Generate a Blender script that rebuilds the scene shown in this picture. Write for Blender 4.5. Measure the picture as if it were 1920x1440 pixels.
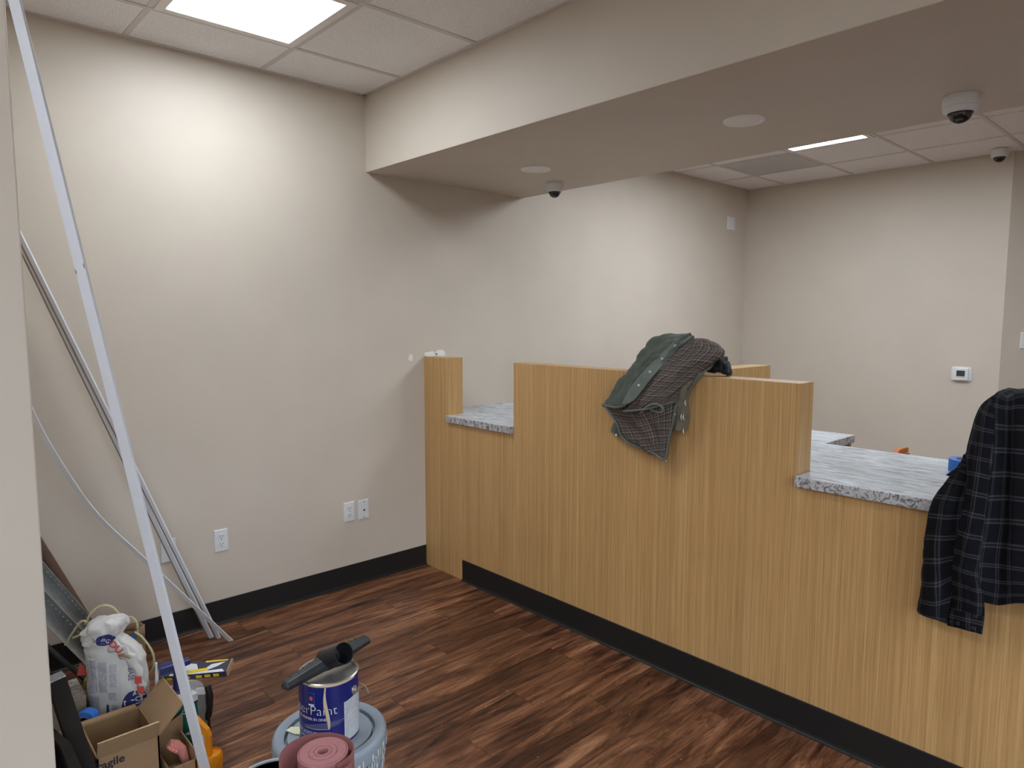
import bpy, bmesh, math, random
from mathutils import Vector, Matrix, noise
from mathutils.bvhtree import BVHTree
random.seed(7)
for o in list(bpy.data.objects): bpy.data.objects.remove(o, do_unlink=True)
SC = bpy.context.scene
COL = SC.collection
# ------------------------------------------------------------------ camera, world, light level, exposure
cam = bpy.data.cameras.new('camera'); cam.sensor_fit = 'HORIZONTAL'; cam.sensor_width = 36.0
cam.lens = 1290.1 / 1920 * 36.0; cam.clip_start = 0.05; cam.clip_end = 60
co = bpy.data.objects.new('camera', cam); COL.objects.link(co); SC.camera = co
RT = Vector((0.67527, 0.73757, 0.00078)); UP = Vector((-0.0713, 0.06422, 0.99538)); FW = Vector((-0.73411, 0.67221, -0.09596))
co.matrix_world = Matrix(((RT.x, UP.x, -FW.x, 3.477), (RT.y, UP.y, -FW.y, -2.45), (RT.z, UP.z, -FW.z, 1.5476), (0, 0, 0, 1)))
SC.view_settings.view_transform = 'Standard'; SC.view_settings.look = 'None'
SC.view_settings.gamma = 1.0; SC.view_settings.use_curve_mapping = False
SC.view_settings.exposure = 0.70
world = bpy.data.worlds.new('world'); SC.world = world; world.use_nodes = True
_w = world.node_tree; _bg = _w.nodes['Background']; _tc = _w.nodes.new('ShaderNodeTexCoord'); _sx = _w.nodes.new('ShaderNodeSeparateXYZ'); _rp = _w.nodes.new('ShaderNodeValToRGB')
_rp.color_ramp.elements[0].position = 0.495; _rp.color_ramp.elements[0].color = (0.10, 0.10, 0.095, 1)      # street below the horizon
_rp.color_ramp.elements[1].position = 0.505; _rp.color_ramp.elements[1].color = (0.74, 0.87, 1.0, 1)        # overcast sky above it
_mr = _w.nodes.new('ShaderNodeMapRange'); _mr.inputs[1].default_value = -1.0; _mr.inputs[2].default_value = 1.0
_w.links.new(_tc.outputs['Generated'], _sx.inputs[0]); _w.links.new(_sx.outputs[2], _mr.inputs[0]); _w.links.new(_mr.outputs[0], _rp.inputs[0]); _w.links.new(_rp.outputs[0], _bg.inputs[0])
_bg.inputs[1].default_value = 3.5     # daylight, reaching the room through the street window in the right wall
PANEL_LIGHT = 14.0                    # emission of every 2 x 2 ft ceiling panel
PANEL_COLOR = (0.90, 1.0, 1.085)
pl = bpy.data.lights.new('daylight_portal', 'AREA'); pl.shape = 'RECTANGLE'; pl.size = 2.3; pl.size_y = 3.6; pl.cycles.is_portal = True
po = bpy.data.objects.new('daylight_portal', pl); COL.objects.link(po); po.location = (5.54, -2.55, 1.22); po.rotation_euler = (0, math.radians(90), 0)
# ------------------------------------------------------------------ materials
def srgb(r, g, b):
    f = lambda c: c / 12.92 if c <= 0.04045 else ((c + 0.055) / 1.055) ** 2.4
    return (f(r / 255), f(g / 255), f(b / 255), 1)
def base_mat(name, col, rough=0.5, metal=0.0, spec=0.5):
    m = bpy.data.materials.new(name); m.use_nodes = True
    b = m.node_tree.nodes['Principled BSDF']
    b.inputs['Base Color'].default_value = col; b.inputs['Roughness'].default_value = rough
    b.inputs['Metallic'].default_value = metal; b.inputs['Specular IOR Level'].default_value = spec
    return m
class NT:
    def __init__(s, m): s.t = m.node_tree; s.b = s.t.nodes['Principled BSDF']
    def n(s, kind, **kw):
        x = s.t.nodes.new(kind)
        for k, v in kw.items(): setattr(x, k, v)
        return x
    def l(s, a, b): s.t.links.new(a, b)
    def coord(s, which='Object', scale=(1, 1, 1), rnd=False, rot=(0, 0, 0)):
        tc = s.n('ShaderNodeTexCoord'); mp = s.n('ShaderNodeMapping')
        mp.inputs['Scale'].default_value = scale; mp.inputs['Rotation'].default_value = rot
        s.l(tc.outputs[which], mp.inputs['Vector'])
        if rnd:
            oi = s.n('ShaderNodeObjectInfo'); ml = s.n('ShaderNodeMath', operation='MULTIPLY'); ml.inputs[1].default_value = 57.0
            cb = s.n('ShaderNodeCombineXYZ'); s.l(oi.outputs['Random'], ml.inputs[0])
            for i in range(3): s.l(ml.outputs[0], cb.inputs[i])
            s.l(cb.outputs[0], mp.inputs['Location'])
        return mp.outputs[0]
    def noise(s, vec, scale=5, detail=4, rough=0.5, dist=0.0):
        x = s.n('ShaderNodeTexNoise'); x.inputs['Scale'].default_value = scale; x.inputs['Detail'].default_value = detail
        x.inputs['Roughness'].default_value = rough; x.inputs['Distortion'].default_value = dist
        s.l(vec, x.inputs['Vector']); return x.outputs[0]
    def ramp(s, fac, stops, interp='LINEAR'):
        r = s.n('ShaderNodeValToRGB'); cr = r.color_ramp; cr.interpolation = interp
        while len(cr.elements) < len(stops): cr.elements.new(0.5)
        for e, (p, c) in zip(cr.elements, stops): e.position = p; e.color = c
        s.l(fac, r.inputs[0]); return r.outputs[0]
    def mix(s, fac, a, b, mode='MIX'):
        x = s.n('ShaderNodeMix', data_type='RGBA', blend_type=mode)
        for sock, v in ((x.inputs[0], fac), (x.inputs[6], a), (x.inputs[7], b)):
            if hasattr(v, 'is_linked'): s.l(v, sock)
            else: sock.default_value = v
        return x.outputs[2]
    def color(s, c): s.l(c, s.b.inputs['Base Color'])
    def bump(s, h, strength=0.2, dist=0.002):
        x = s.n('ShaderNodeBump'); x.inputs['Strength'].default_value = strength; x.inputs['Distance'].default_value = dist
        s.l(h, x.inputs['Height']); s.l(x.outputs[0], s.b.inputs['Normal'])
def speck(name, col, var=0.06, scale=60, rough=0.5, metal=0.0, bump=0.1, spec=0.5):
    """plain surface with slight mottling and fine relief"""
    m = base_mat(name, col, rough, metal, spec); t = NT(m); v = t.coord()
    nz = t.noise(v, scale, 3)
    lo = tuple(c * (1 - var) for c in col[:3]) + (1,); hi = tuple(min(1, c * (1 + var)) for c in col[:3]) + (1,)
    t.color(t.ramp(nz, [(0.3, lo), (0.7, hi)])); t.bump(nz, bump, 0.001); return m
M = {}
def paint(name, col):
    m = base_mat(name, col, 0.55, 0, 0.3); t = NT(m); v = t.coord()
    a = t.noise(v, 3, 2); c1 = tuple(c * 0.975 for c in col[:3]) + (1,); c2 = tuple(c * 1.02 for c in col[:3]) + (1,)
    t.color(t.ramp(a, [(0.3, c1), (0.7, c2)])); t.bump(t.noise(v, 170, 2), 0.12, 0.001); return m
M['wall'] = paint('beige_wall_paint', srgb(204, 192, 178))
M['spackle'] = speck('white_spackle', srgb(228, 228, 226), 0.02, 40, 0.8)
def ceil_mat():
    m = base_mat('ceiling_tile', srgb(214, 209, 204), 0.9, 0, 0.1); t = NT(m); v = t.coord()
    n1 = t.noise(v, 260, 2, 0.6)
    t.color(t.ramp(n1, [(0.33, srgb(214, 212, 213)), (0.46, srgb(244, 243, 244)), (0.7, srgb(249, 248, 249))])); t.bump(n1, 0.5, 0.002); return m
M['ceiling'] = ceil_mat()
M['grid'] = speck('white_grid_metal', srgb(212, 206, 204), 0.02, 20, 0.4)
M['plenum'] = base_mat('dark_plenum', srgb(60, 58, 56), 0.9)
def plank_mat():
    m = base_mat('walnut_vinyl_plank', srgb(88, 58, 46), 0.42, 0, 0.42); t = NT(m)
    v = t.coord('Object', (1, 1, 1), True)
    mp = t.n('ShaderNodeMapping'); mp.inputs['Scale'].default_value = (13, 1.5, 1); t.l(v, mp.inputs['Vector'])
    n1 = t.noise(mp.outputs[0], 1.0, 6, 0.62, 1.3)
    mp2 = t.n('ShaderNodeMapping'); mp2.inputs['Scale'].default_value = (120, 5, 1); t.l(v, mp2.inputs['Vector'])
    n2 = t.noise(mp2.outputs[0], 1.0, 4, 0.6, 0.4)
    mp3 = t.n('ShaderNodeMapping'); mp3.inputs['Scale'].default_value = (22, 2.6, 1); t.l(v, mp3.inputs['Vector'])
    n3 = t.noise(mp3.outputs[0], 1.0, 5, 0.7, 2.2)
    c = t.ramp(n1, [(0.30, srgb(46, 25, 18)), (0.42, srgb(100, 62, 43)), (0.55, srgb(138, 93, 67)), (0.70, srgb(182, 134, 101))])
    f = t.ramp(n2, [(0.3, (0.72, 0.70, 0.68, 1)), (0.65, (1.06, 1.06, 1.06, 1))])
    c = t.mix(0.75, c, f, 'MULTIPLY')
    d = t.ramp(n3, [(0.50, (1, 1, 1, 1)), (0.60, (0.34, 0.29, 0.26, 1)), (0.64, (0.75, 0.73, 0.70, 1)), (0.72, (1, 1, 1, 1))])
    c = t.mix(0.85, c, d, 'MULTIPLY')
    oi = t.n('ShaderNodeObjectInfo')
    tone = t.ramp(oi.outputs['Random'], [(0.0, (0.70, 0.68, 0.66, 1)), (0.5, (0.98, 0.97, 0.96, 1)), (1.0, (1.18, 1.16, 1.12, 1))])
    t.color(t.mix(1.0, c, tone, 'MULTIPLY')); t.bump(n2, 0.15, 0.0006)
    t.l(t.ramp(n1, [(0.3, (0.44, 0.44, 0.44, 1)), (0.8, (0.36, 0.36, 0.36, 1))]), t.b.inputs['Roughness']); return m
M['plank'] = plank_mat()
M['subfloor'] = base_mat('dark_floor_joint', srgb(38, 26, 22), 0.8)
def oak_mat():
    m = base_mat('straight_grain_oak_laminate', srgb(170, 132, 88), 0.38, 0, 0.4); t = NT(m)
    v1 = t.coord('Object', (130, 130, 0.6)); v2 = t.coord('Object', (420, 420, 4.0)); v3 = t.coord('Object', (9, 9, 0.2))
    n1 = t.noise(v1, 1.0, 3, 0.6); n2 = t.noise(v2, 1.0, 3, 0.6); n3 = t.noise(v3, 1.0, 2)
    c = t.ramp(n1, [(0.30, srgb(180, 140, 91)), (0.5, srgb(194, 153, 101)), (0.70, srgb(208, 168, 115))])
    c = t.mix(0.6, c, t.ramp(n2, [(0.34, (0.60, 0.55, 0.50, 1)), (0.52, (1.0, 1.0, 1.0, 1)), (0.7, (1.08, 1.07, 1.06, 1))]), 'MULTIPLY')
    c = t.mix(0.7, c, t.ramp(n3, [(0.3, (0.93, 0.92, 0.90, 1)), (0.7, (1.05, 1.05, 1.05, 1))]), 'MULTIPLY')
    t.color(c); t.bump(n2, 0.08, 0.0005); return m
M['oak'] = oak_mat()
def granite(name, sc, stops, dist):
    m = base_mat(name, srgb(180, 182, 185), 0.33, 0, 0.45); t = NT(m)
    v = t.coord('Object', sc); n1 = t.noise(v, 1.0, 7, 0.66, dist); n2 = t.noise(t.coord('Object', tuple(a * 3.1 for a in sc)), 1.0, 5, 0.7, dist)
    c = t.ramp(n1, stops); c = t.mix(0.55, c, t.ramp(n2, [(0.34, (0.52, 0.52, 0.54, 1)), (0.5, (1, 1, 1, 1)), (0.62, (1.06, 1.06, 1.07, 1))]), 'MULTIPLY')
    t.color(c); return m
M['granite'] = granite('silver_streaked_laminate', (9, 36, 36), [(0.30, srgb(112, 114, 120)), (0.44, srgb(172, 175, 180)), (0.58, srgb(206, 210, 214)), (0.75, srgb(226, 229, 232))], 0.8)
M['granite_edge'] = granite('veined_laminate_edge', (34, 34, 34), [(0.36, srgb(78, 72, 76)), (0.46, srgb(150, 144, 146)), (0.54, srgb(205, 202, 202)), (0.66, srgb(160, 154, 158))], 2.2)
M['granite_dark'] = granite('speckled_laminate_offcut', (60, 60, 60), [(0.34, srgb(96, 80, 66)), (0.45, srgb(156, 150, 140)), (0.6, srgb(178, 174, 166)), (0.7, srgb(150, 140, 128))], 1.0)
M['grey_speckle'] = granite('grey_laminate_end', (90, 90, 90), [(0.3, srgb(90, 90, 92)), (0.5, srgb(138, 138, 138)), (0.7, srgb(166, 166, 166))], 1.0)
M['rubber'] = speck('black_rubber_base', srgb(31, 29, 29), 0.08, 30, 0.5, 0, 0.05, 0.35)
M['white_board'] = speck('white_primed_board', srgb(214, 215, 222), 0.02, 14, 0.5)
M['white_plastic'] = speck('white_plastic', srgb(222, 222, 224), 0.01, 30, 0.35)
M['white_trim'] = speck('white_painted_metal', srgb(238, 235, 231), 0.01, 30, 0.45)
M['raw_edge'] = speck('raw_fibre_edge', srgb(150, 134, 118), 0.1, 90, 0.8)
M['slot'] = base_mat('dark_slot', srgb(40, 38, 38), 0.6)
M['screw'] = base_mat('screw_metal', srgb(190, 190, 190), 0.35, 0.8)
def dome_mat():
    m = base_mat('smoked_dome', srgb(14, 14, 18), 0.06, 0, 0.8); return m
M['dome'] = dome_mat()
M['lens'] = speck('frosted_lens', srgb(236, 234, 230), 0.01, 30, 0.6)
M['vent'] = speck('grey_grille', srgb(206, 205, 207), 0.05, 60, 0.5)
def emit(name, col, s):
    m = base_mat(name, (0.9, 0.9, 0.9, 1), 0.5); b = m.node_tree.nodes['Principled BSDF']
    b.inputs['Emission Color'].default_value = col + (1,); b.inputs['Emission Strength'].default_value = s; return m
M['panel'] = emit('lit_diffuser', PANEL_COLOR, PANEL_LIGHT)
def pane_mat():
    m = bpy.data.materials.new('clear_pane'); m.use_nodes = True; t = m.node_tree; t.nodes.clear()
    o = t.nodes.new('ShaderNodeOutputMaterial'); x = t.nodes.new('ShaderNodeMixShader'); a = t.nodes.new('ShaderNodeBsdfTransparent'); g = t.nodes.new('ShaderNodeBsdfGlossy')
    g.inputs['Roughness'].default_value = 0.02; x.inputs[0].default_value = 0.06
    t.links.new(a.outputs[0], x.inputs[1]); t.links.new(g.outputs[0], x.inputs[2]); t.links.new(x.outputs[0], o.inputs[0]); return m
M['pane'] = pane_mat()
M['frame_dark'] = speck('bronze_window_frame', srgb(70, 64, 60), 0.04, 20, 0.4)
M['screen'] = base_mat('dark_lcd', srgb(62, 68, 66), 0.2)
M['cardboard'] = speck('brown_cardboard', srgb(152, 122, 90), 0.05, 26, 0.85)
M['cardboard_edge'] = speck('cardboard_cut_edge', srgb(182, 152, 116), 0.18, 240, 0.9)
M['ink'] = base_mat('black_ink', srgb(38, 33, 32), 0.7)
M['blue_ink'] = base_mat('navy_ink', srgb(44, 50, 104), 0.6)
M['grey_ink'] = base_mat('grey_blue_ink', srgb(158, 157, 170), 0.7)
M['red_ink'] = base_mat('red_ink', srgb(206, 82, 74), 0.6)
M['white_ink'] = base_mat('white_ink', srgb(226, 226, 232), 0.5)
M['paper'] = speck('white_paper_sack', srgb(204, 200, 196), 0.05, 18, 0.75, 0, 0.35)
M['kraft'] = speck('brown_kraft_paper', srgb(138, 112, 86), 0.12, 30, 0.85, 0, 0.4)
M['twine'] = speck('twisted_twine', srgb(186, 178, 140), 0.2, 160, 0.9, 0, 0.6)
M['rope_green'] = speck('yellow_green_cord', srgb(148, 150, 92), 0.3, 90, 0.9, 0, 0.6)
M['steel'] = speck('galvanised_steel', srgb(166, 168, 168), 0.10, 40, 0.45, 0.6, 0.1)
M['brown_pipe'] = speck('brown_tube', srgb(86, 62, 48), 0.15, 24, 0.7)
M['dark_panel'] = speck('dark_brown_panel', srgb(38, 32, 29), 0.08, 14, 0.85, 0, 0.1, 0.2)
M['blue_tape'] = speck('blue_masking_tape', srgb(44, 112, 200), 0.05, 50, 0.6)
M['teal'] = speck('teal_plastic', srgb(12, 104, 92), 0.05, 20, 0.35)
M['navy'] = speck('navy_plastic', srgb(38, 44, 96), 0.05, 20, 0.4)
M['black'] = speck('black_plastic', srgb(30, 30, 33), 0.12, 30, 0.38)
M['black_dusty'] = speck('scuffed_black_plastic', srgb(37, 38, 41), 0.3, 34, 0.42)
M['yellow'] = base_mat('yellow_print', srgb(236, 206, 40), 0.5)
M['sleeve'] = speck('dark_printed_card', srgb(52, 54, 74), 0.1, 20, 0.4)
M['orange'] = speck('orange_yellow_plastic', srgb(232, 148, 22), 0.05, 20, 0.35)
M['orange_print'] = base_mat('orange_print', srgb(236, 142, 40), 0.5)
M['pink'] = speck('pink_rubber', srgb(206, 128, 118), 0.14, 60, 0.55)
M['bristle'] = speck('pale_bristle', srgb(226, 220, 212), 0.1, 100, 0.9)
M['pail_grey'] = speck('grey_pail_plastic', srgb(140, 150, 160), 0.05, 18, 0.42)
M['pail_black'] = speck('black_pail_plastic', srgb(28, 32, 38), 0.1, 18, 0.35)
M['tin'] = speck('bright_tin', srgb(196, 194, 190), 0.06, 40, 0.28, 0.85, 0.05)
M['can_blue'] = speck('navy_label', srgb(26, 34, 108), 0.03, 20, 0.3)
M['swoosh'] = base_mat('lavender_print', srgb(92, 100, 160), 0.4)
M['swoosh_dark'] = base_mat('slate_print', srgb(76, 80, 120), 0.4)
M['label_grey'] = speck('grey_white_label', srgb(186, 190, 196), 0.10, 130, 0.5)
M['logo_blue'] = base_mat('logo_blue', srgb(70, 110, 190), 0.5)
M['drip'] = speck('beige_paint_drip', srgb(208, 188, 160), 0.04, 40, 0.4)
M['drip_white'] = speck('pale_paint_splash', srgb(206, 206, 200), 0.05, 40, 0.5)
M['rosin'] = speck('dusty_rose_paper', srgb(158, 104, 106), 0.05, 60, 0.8, 0, 0.15)
M['rosin_in'] = speck('dark_rose_paper', srgb(126, 72, 72), 0.05, 60, 0.8, 0, 0.15)
M['scrap'] = base_mat('cream_scrap', srgb(224, 220, 188), 0.8)
M['wood_orange'] = speck('orange_stained_wood', srgb(176, 98, 44), 0.12, 18, 0.4)
M['chair_black'] = speck('black_upholstery', srgb(34, 32, 32), 0.1, 40, 0.8)
def cloth(name, col, var=0.10, rough=0.9):
    m = base_mat(name, col, rough, 0, 0.15); t = NT(m); v = t.coord()
    a = t.noise(v, 14, 4); b = t.noise(v, 620, 2)
    lo = tuple(c * (1 - var) for c in col[:3]) + (1,); hi = tuple(c * (1 + var) for c in col[:3]) + (1,)
    t.color(t.ramp(a, [(0.3, lo), (0.7, hi)])); t.bump(b, 0.25, 0.001)
    t.b.inputs['Sheen Weight'].default_value = 0.1; return m
M['green_canvas'] = cloth('grey_green_canvas', srgb(84, 90, 83), 0.2)
M['green_seam'] = cloth('faded_green_seam', srgb(106, 112, 106), 0.14)
M['olive'] = cloth('olive_grey_cloth', srgb(116, 110, 94), 0.12)
M['black_cloth'] = cloth('black_cloth', srgb(26, 27, 30), 0.2)
def plaid(name, stU, stV, fu, fv, shift=0.0):
    m = base_mat(name, (0.1, 0.1, 0.1, 1), 0.92, 0, 0.12); t = NT(m)
    tc = t.n('ShaderNodeTexCoord'); sp = t.n('ShaderNodeSeparateXYZ'); t.l(tc.outputs['UV'], sp.inputs[0])
    def axis(i, f, st):
        a = t.n('ShaderNodeMath', operation='MULTIPLY'); a.inputs[1].default_value = f; t.l(sp.outputs[i], a.inputs[0])
        b = t.n('ShaderNodeMath', operation='FRACT'); t.l(a.outputs[0], b.inputs[0]); return t.ramp(b.outputs[0], st, 'LINEAR')
    c = t.mix(0.5, axis(0, fu, stU), axis(1, fv, stV))
    v = t.coord(); n = t.noise(v, 500, 2)
    t.color(t.mix(0.5, c, t.ramp(n, [(0.3, (0.75, 0.75, 0.75, 1)), (0.7, (1.15, 1.15, 1.15, 1))]), 'MULTIPLY')); t.bump(n, 0.3, 0.001)
    return m
def bands(dark, mid, line, hot):
    return [(0.0, mid), (0.28, mid), (0.31, dark), (0.42, dark), (0.44, line), (0.48, line), (0.50, dark), (0.54, dark), (0.56, line), (0.60, line), (0.62, dark), (0.74, hot), (0.97, mid)]
_pl = bands(srgb(44, 34, 36), srgb(100, 94, 86), srgb(176, 164, 156), srgb(66, 44, 44))
M['plaid_brown'] = plaid('brown_plaid_flannel', _pl, _pl, 40.0, 40.0)
_pb = [(0.0, srgb(24, 24, 27)), (0.34, srgb(24, 24, 27)), (0.38, srgb(78, 78, 85)), (0.42, srgb(78, 78, 85)), (0.45, srgb(30, 30, 32)), (0.50, srgb(30, 30, 32)), (0.53, srgb(78, 78, 85)), (0.57, srgb(78, 78, 85)), (0.61, srgb(22, 22, 26)), (0.9, srgb(23, 24, 33))]
_pc = [(p, tuple(a * 0.8 for a in c[:3]) + (1,)) for p, c in _pb]
M['plaid_black'] = plaid('black_plaid_flannel', _pc, _pb, 22.0, 21.0)
# ------------------------------------------------------------------ mesh helpers
class MB:
    def __init__(s): s.v = []; s.f = []; s.uv = {}; s.fm = {}
    def add(s, vs, fs, mi=0):
        n = len(s.v); s.v += [tuple(a) for a in vs]
        for f in fs:
            if mi: s.fm[len(s.f)] = mi
            s.f.append(tuple(i + n for i in f))
        return s
    def box(s, x0, x1, y0, y1, z0, z1, mi=0):
        return s.add([(x0, y0, z0), (x1, y0, z0), (x1, y1, z0), (x0, y1, z0), (x0, y0, z1), (x1, y0, z1), (x1, y1, z1), (x0, y1, z1)],
                     [(0, 3, 2, 1), (4, 5, 6, 7), (0, 1, 5, 4), (1, 2, 6, 5), (2, 3, 7, 6), (3, 0, 4, 7)], mi)
    def hexa(s, p):        # 4 bottom + 4 top points, same winding
        return s.add(p, [(0, 3, 2, 1), (4, 5, 6, 7), (0, 1, 5, 4), (1, 2, 6, 5), (2, 3, 7, 6), (3, 0, 4, 7)])
    def beam(s, a, b, w, t, side):     # rectangular bar a->b, half width w along side, half thickness t
        a = Vector(a); b = Vector(b); d = (b - a).normalized(); sd = Vector(side); sd = (sd - d * sd.dot(d)).normalized(); n = d.cross(sd)
        q = lambda c: [c - sd * w - n * t, c + sd * w - n * t, c + sd * w + n * t, c - sd * w + n * t]
        return s.hexa(q(a) + q(b))
    def prism(s, poly, lo, hi, axis=2, mi=0):
        n = len(poly)
        def P(a, b, h): return (a, b, h) if axis == 2 else ((a, h, b) if axis == 1 else (h, a, b))
        vs = [P(a, b, lo) for a, b in poly] + [P(a, b, hi) for a, b in poly]
        fs = [tuple(range(n - 1, -1, -1)), tuple(range(n, 2 * n))] + [(i, (i + 1) % n, (i + 1) % n + n, i + n) for i in range(n)]
        return s.add(vs, fs, mi)
    def lathe(s, prof, c=(0, 0, 0), n=40, axis=None, a0=0.0, a1=None, mi=0):
        X, Y, Z = Vector((1, 0, 0)), Vector((0, 1, 0)), Vector((0, 0, 1))
        if axis is not None:
            Z = Vector(axis).normalized(); X = Z.orthogonal().normalized(); Y = Z.cross(X)
        c = Vector(c); closed = a1 is None; k = n if closed else n + 1; span = 2 * math.pi if closed else a1 - a0
        vs = []
        for r, z in prof:
            for i in range(k):
                a = a0 + span * i / n; vs.append(c + X * (r * math.cos(a)) + Y * (r * math.sin(a)) + Z * z)
        fs = []
        for j in range(len(prof) - 1):
            for i in range(n):
                i2 = (i + 1) % k; fs.append((j * k + i, j * k + i2, (j + 1) * k + i2, (j + 1) * k + i))
        s.add(vs, fs, mi); base = len(s.v) - len(vs)
        if closed:
            if prof[0][0] > 1e-6: s.f.append(tuple(base + i for i in range(k - 1, -1, -1)))
            if prof[-1][0] > 1e-6: s.f.append(tuple(base + (len(prof) - 1) * k + i for i in range(k)))
        return s
    def tube(s, pts, r, n=8, cap=True):
        pts = [Vector(p) for p in pts]; rs = r if isinstance(r, (list, tuple)) else [r] * len(pts)
        up = None; rings = []
        for i, p in enumerate(pts):
            d = (pts[min(i + 1, len(pts) - 1)] - pts[max(i - 1, 0)]).normalized()
            if up is None: up = d.orthogonal().normalized()
            up = (up - d * up.dot(d)).normalized(); w = d.cross(up)
            rings.append([p + up * (rs[i] * math.cos(2 * math.pi * k / n)) + w * (rs[i] * math.sin(2 * math.pi * k / n)) for k in range(n)])
        vs = [q for R in rings for q in R]; fs = []
        for j in range(len(pts) - 1):
            for k in range(n): fs.append((j * n + k, j * n + (k + 1) % n, (j + 1) * n + (k + 1) % n, (j + 1) * n + k))
        if cap: fs += [tuple(range(n - 1, -1, -1)), tuple((len(pts) - 1) * n + k for k in range(n))]
        return s.add(vs, fs)
    def grid(s, rows, closed=False, uvs=None):
        nv, nu = len(rows), len(rows[0]); base = len(s.v); vs = [p for r in rows for p in r]; fs = []
        for j in range(nv - 1):
            for i in range(nu if closed else nu - 1):
                i2 = (i + 1) % nu; fs.append((j * nu + i, j * nu + i2, (j + 1) * nu + i2, (j + 1) * nu + i))
        s.add(vs, fs)
        if uvs:
            for j in range(nv):
                for i in range(nu): s.uv[base + j * nu + i] = uvs[j][i]
        return s
ORG = {}
def obj(name, mb, mat, parent=None, smooth=False, bevel=0, local=False, fix=True, solid=0, sub=0):
    off = Vector((0, 0, 0))
    if parent is not None and not local: off = ORG.get(parent.name, Vector((0, 0, 0)))
    me = bpy.data.meshes.new(name); me.from_pydata([Vector(v) - off for v in mb.v], [], mb.f); me.update()
    mats = mat if isinstance(mat, (list, tuple)) else [mat]
    for m in mats: me.materials.append(M[m])
    if fix:
        b = bmesh.new(); b.from_mesh(me); bmesh.ops.recalc_face_normals(b, faces=b.faces); b.to_mesh(me); b.free()
    for i, mi in mb.fm.items(): me.polygons[i].material_index = mi
    if mb.uv:
        ul = me.uv_layers.new(name='UVMap')
        for lp in me.loops:
            if lp.vertex_index in mb.uv: ul.data[lp.index].uv = mb.uv[lp.vertex_index]
    if smooth: me.shade_smooth(); me.set_sharp_from_angle(angle=math.radians(38))
    o = bpy.data.objects.new(name, me); COL.objects.link(o)
    if parent is not None: o.parent = parent
    ORG[o.name] = off if parent is not None and not local else Vector((0, 0, 0))
    if solid:
        md = o.modifiers.new('thickness', 'SOLIDIFY'); md.thickness = solid; md.offset = 0
    if sub:
        md = o.modifiers.new('smooth', 'SUBSURF'); md.levels = sub; md.render_levels = sub
    if bevel:
        md = o.modifiers.new('edges', 'BEVEL'); md.width = bevel; md.segments = 2; md.limit_method = 'ANGLE'; md.angle_limit = math.radians(40)
    return o
def tag(o, label, cat, group=None):
    o['label'] = label; o['category'] = cat
    if group: o['group'] = group
    return o
def thing(name, loc, label, cat, group=None, rotz=0):
    o = bpy.data.objects.new(name, None); COL.objects.link(o); o.location = loc; o.rotation_euler = (0, 0, rotz); o.empty_display_size = 0.05
    ORG[o.name] = Vector(loc); return tag(o, label, cat, group)
def struct(name, mb, mat, **kw):
    o = obj(name, mb, mat, **kw); o['kind'] = 'structure'; return o
def dup(root, loc, label, rotz=None):
    r = root.copy(); COL.objects.link(r); r.location = loc; r['label'] = label
    if rotz is not None: r.rotation_euler = (0, 0, rotz)
    for ch in list(root.children):
        c = ch.copy(); COL.objects.link(c); c.parent = r
        for g in list(ch.children):
            d = g.copy(); COL.objects.link(d); d.parent = c
    return r
def text_mb(body, size, fn, align='CENTER', depth=0.0, thin=0.0):
    cu = bpy.data.curves.new('lettering', 'FONT'); cu.body = body; cu.size = size; cu.align_x = align; cu.extrude = depth; cu.resolution_u = 3; cu.offset = -thin
    t = bpy.data.objects.new('lettering', cu); COL.objects.link(t); dg = bpy.context.evaluated_depsgraph_get(); dg.update()
    me = bpy.data.meshes.new_from_object(t.evaluated_get(dg)); mb = MB()
    mb.add([fn(v.co.x, v.co.y) for v in me.vertices], [tuple(p.vertices) for p in me.polygons])
    bpy.data.objects.remove(t, do_unlink=True); bpy.data.curves.remove(cu); bpy.data.meshes.remove(me); return mb
def catmull(P, t):
    n = len(P) - 1; x = t * n; i = min(int(x), n - 1); f = x - i
    p0, p1, p2, p3 = P[max(i - 1, 0)], P[i], P[i + 1], P[min(i + 2, n)]
    return 0.5 * ((2 * p1) + (p2 - p0) * f + (2 * p0 - 5 * p1 + 4 * p2 - p3) * f * f + (3 * p1 - p0 - 3 * p2 + p3) * f ** 3)
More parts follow.
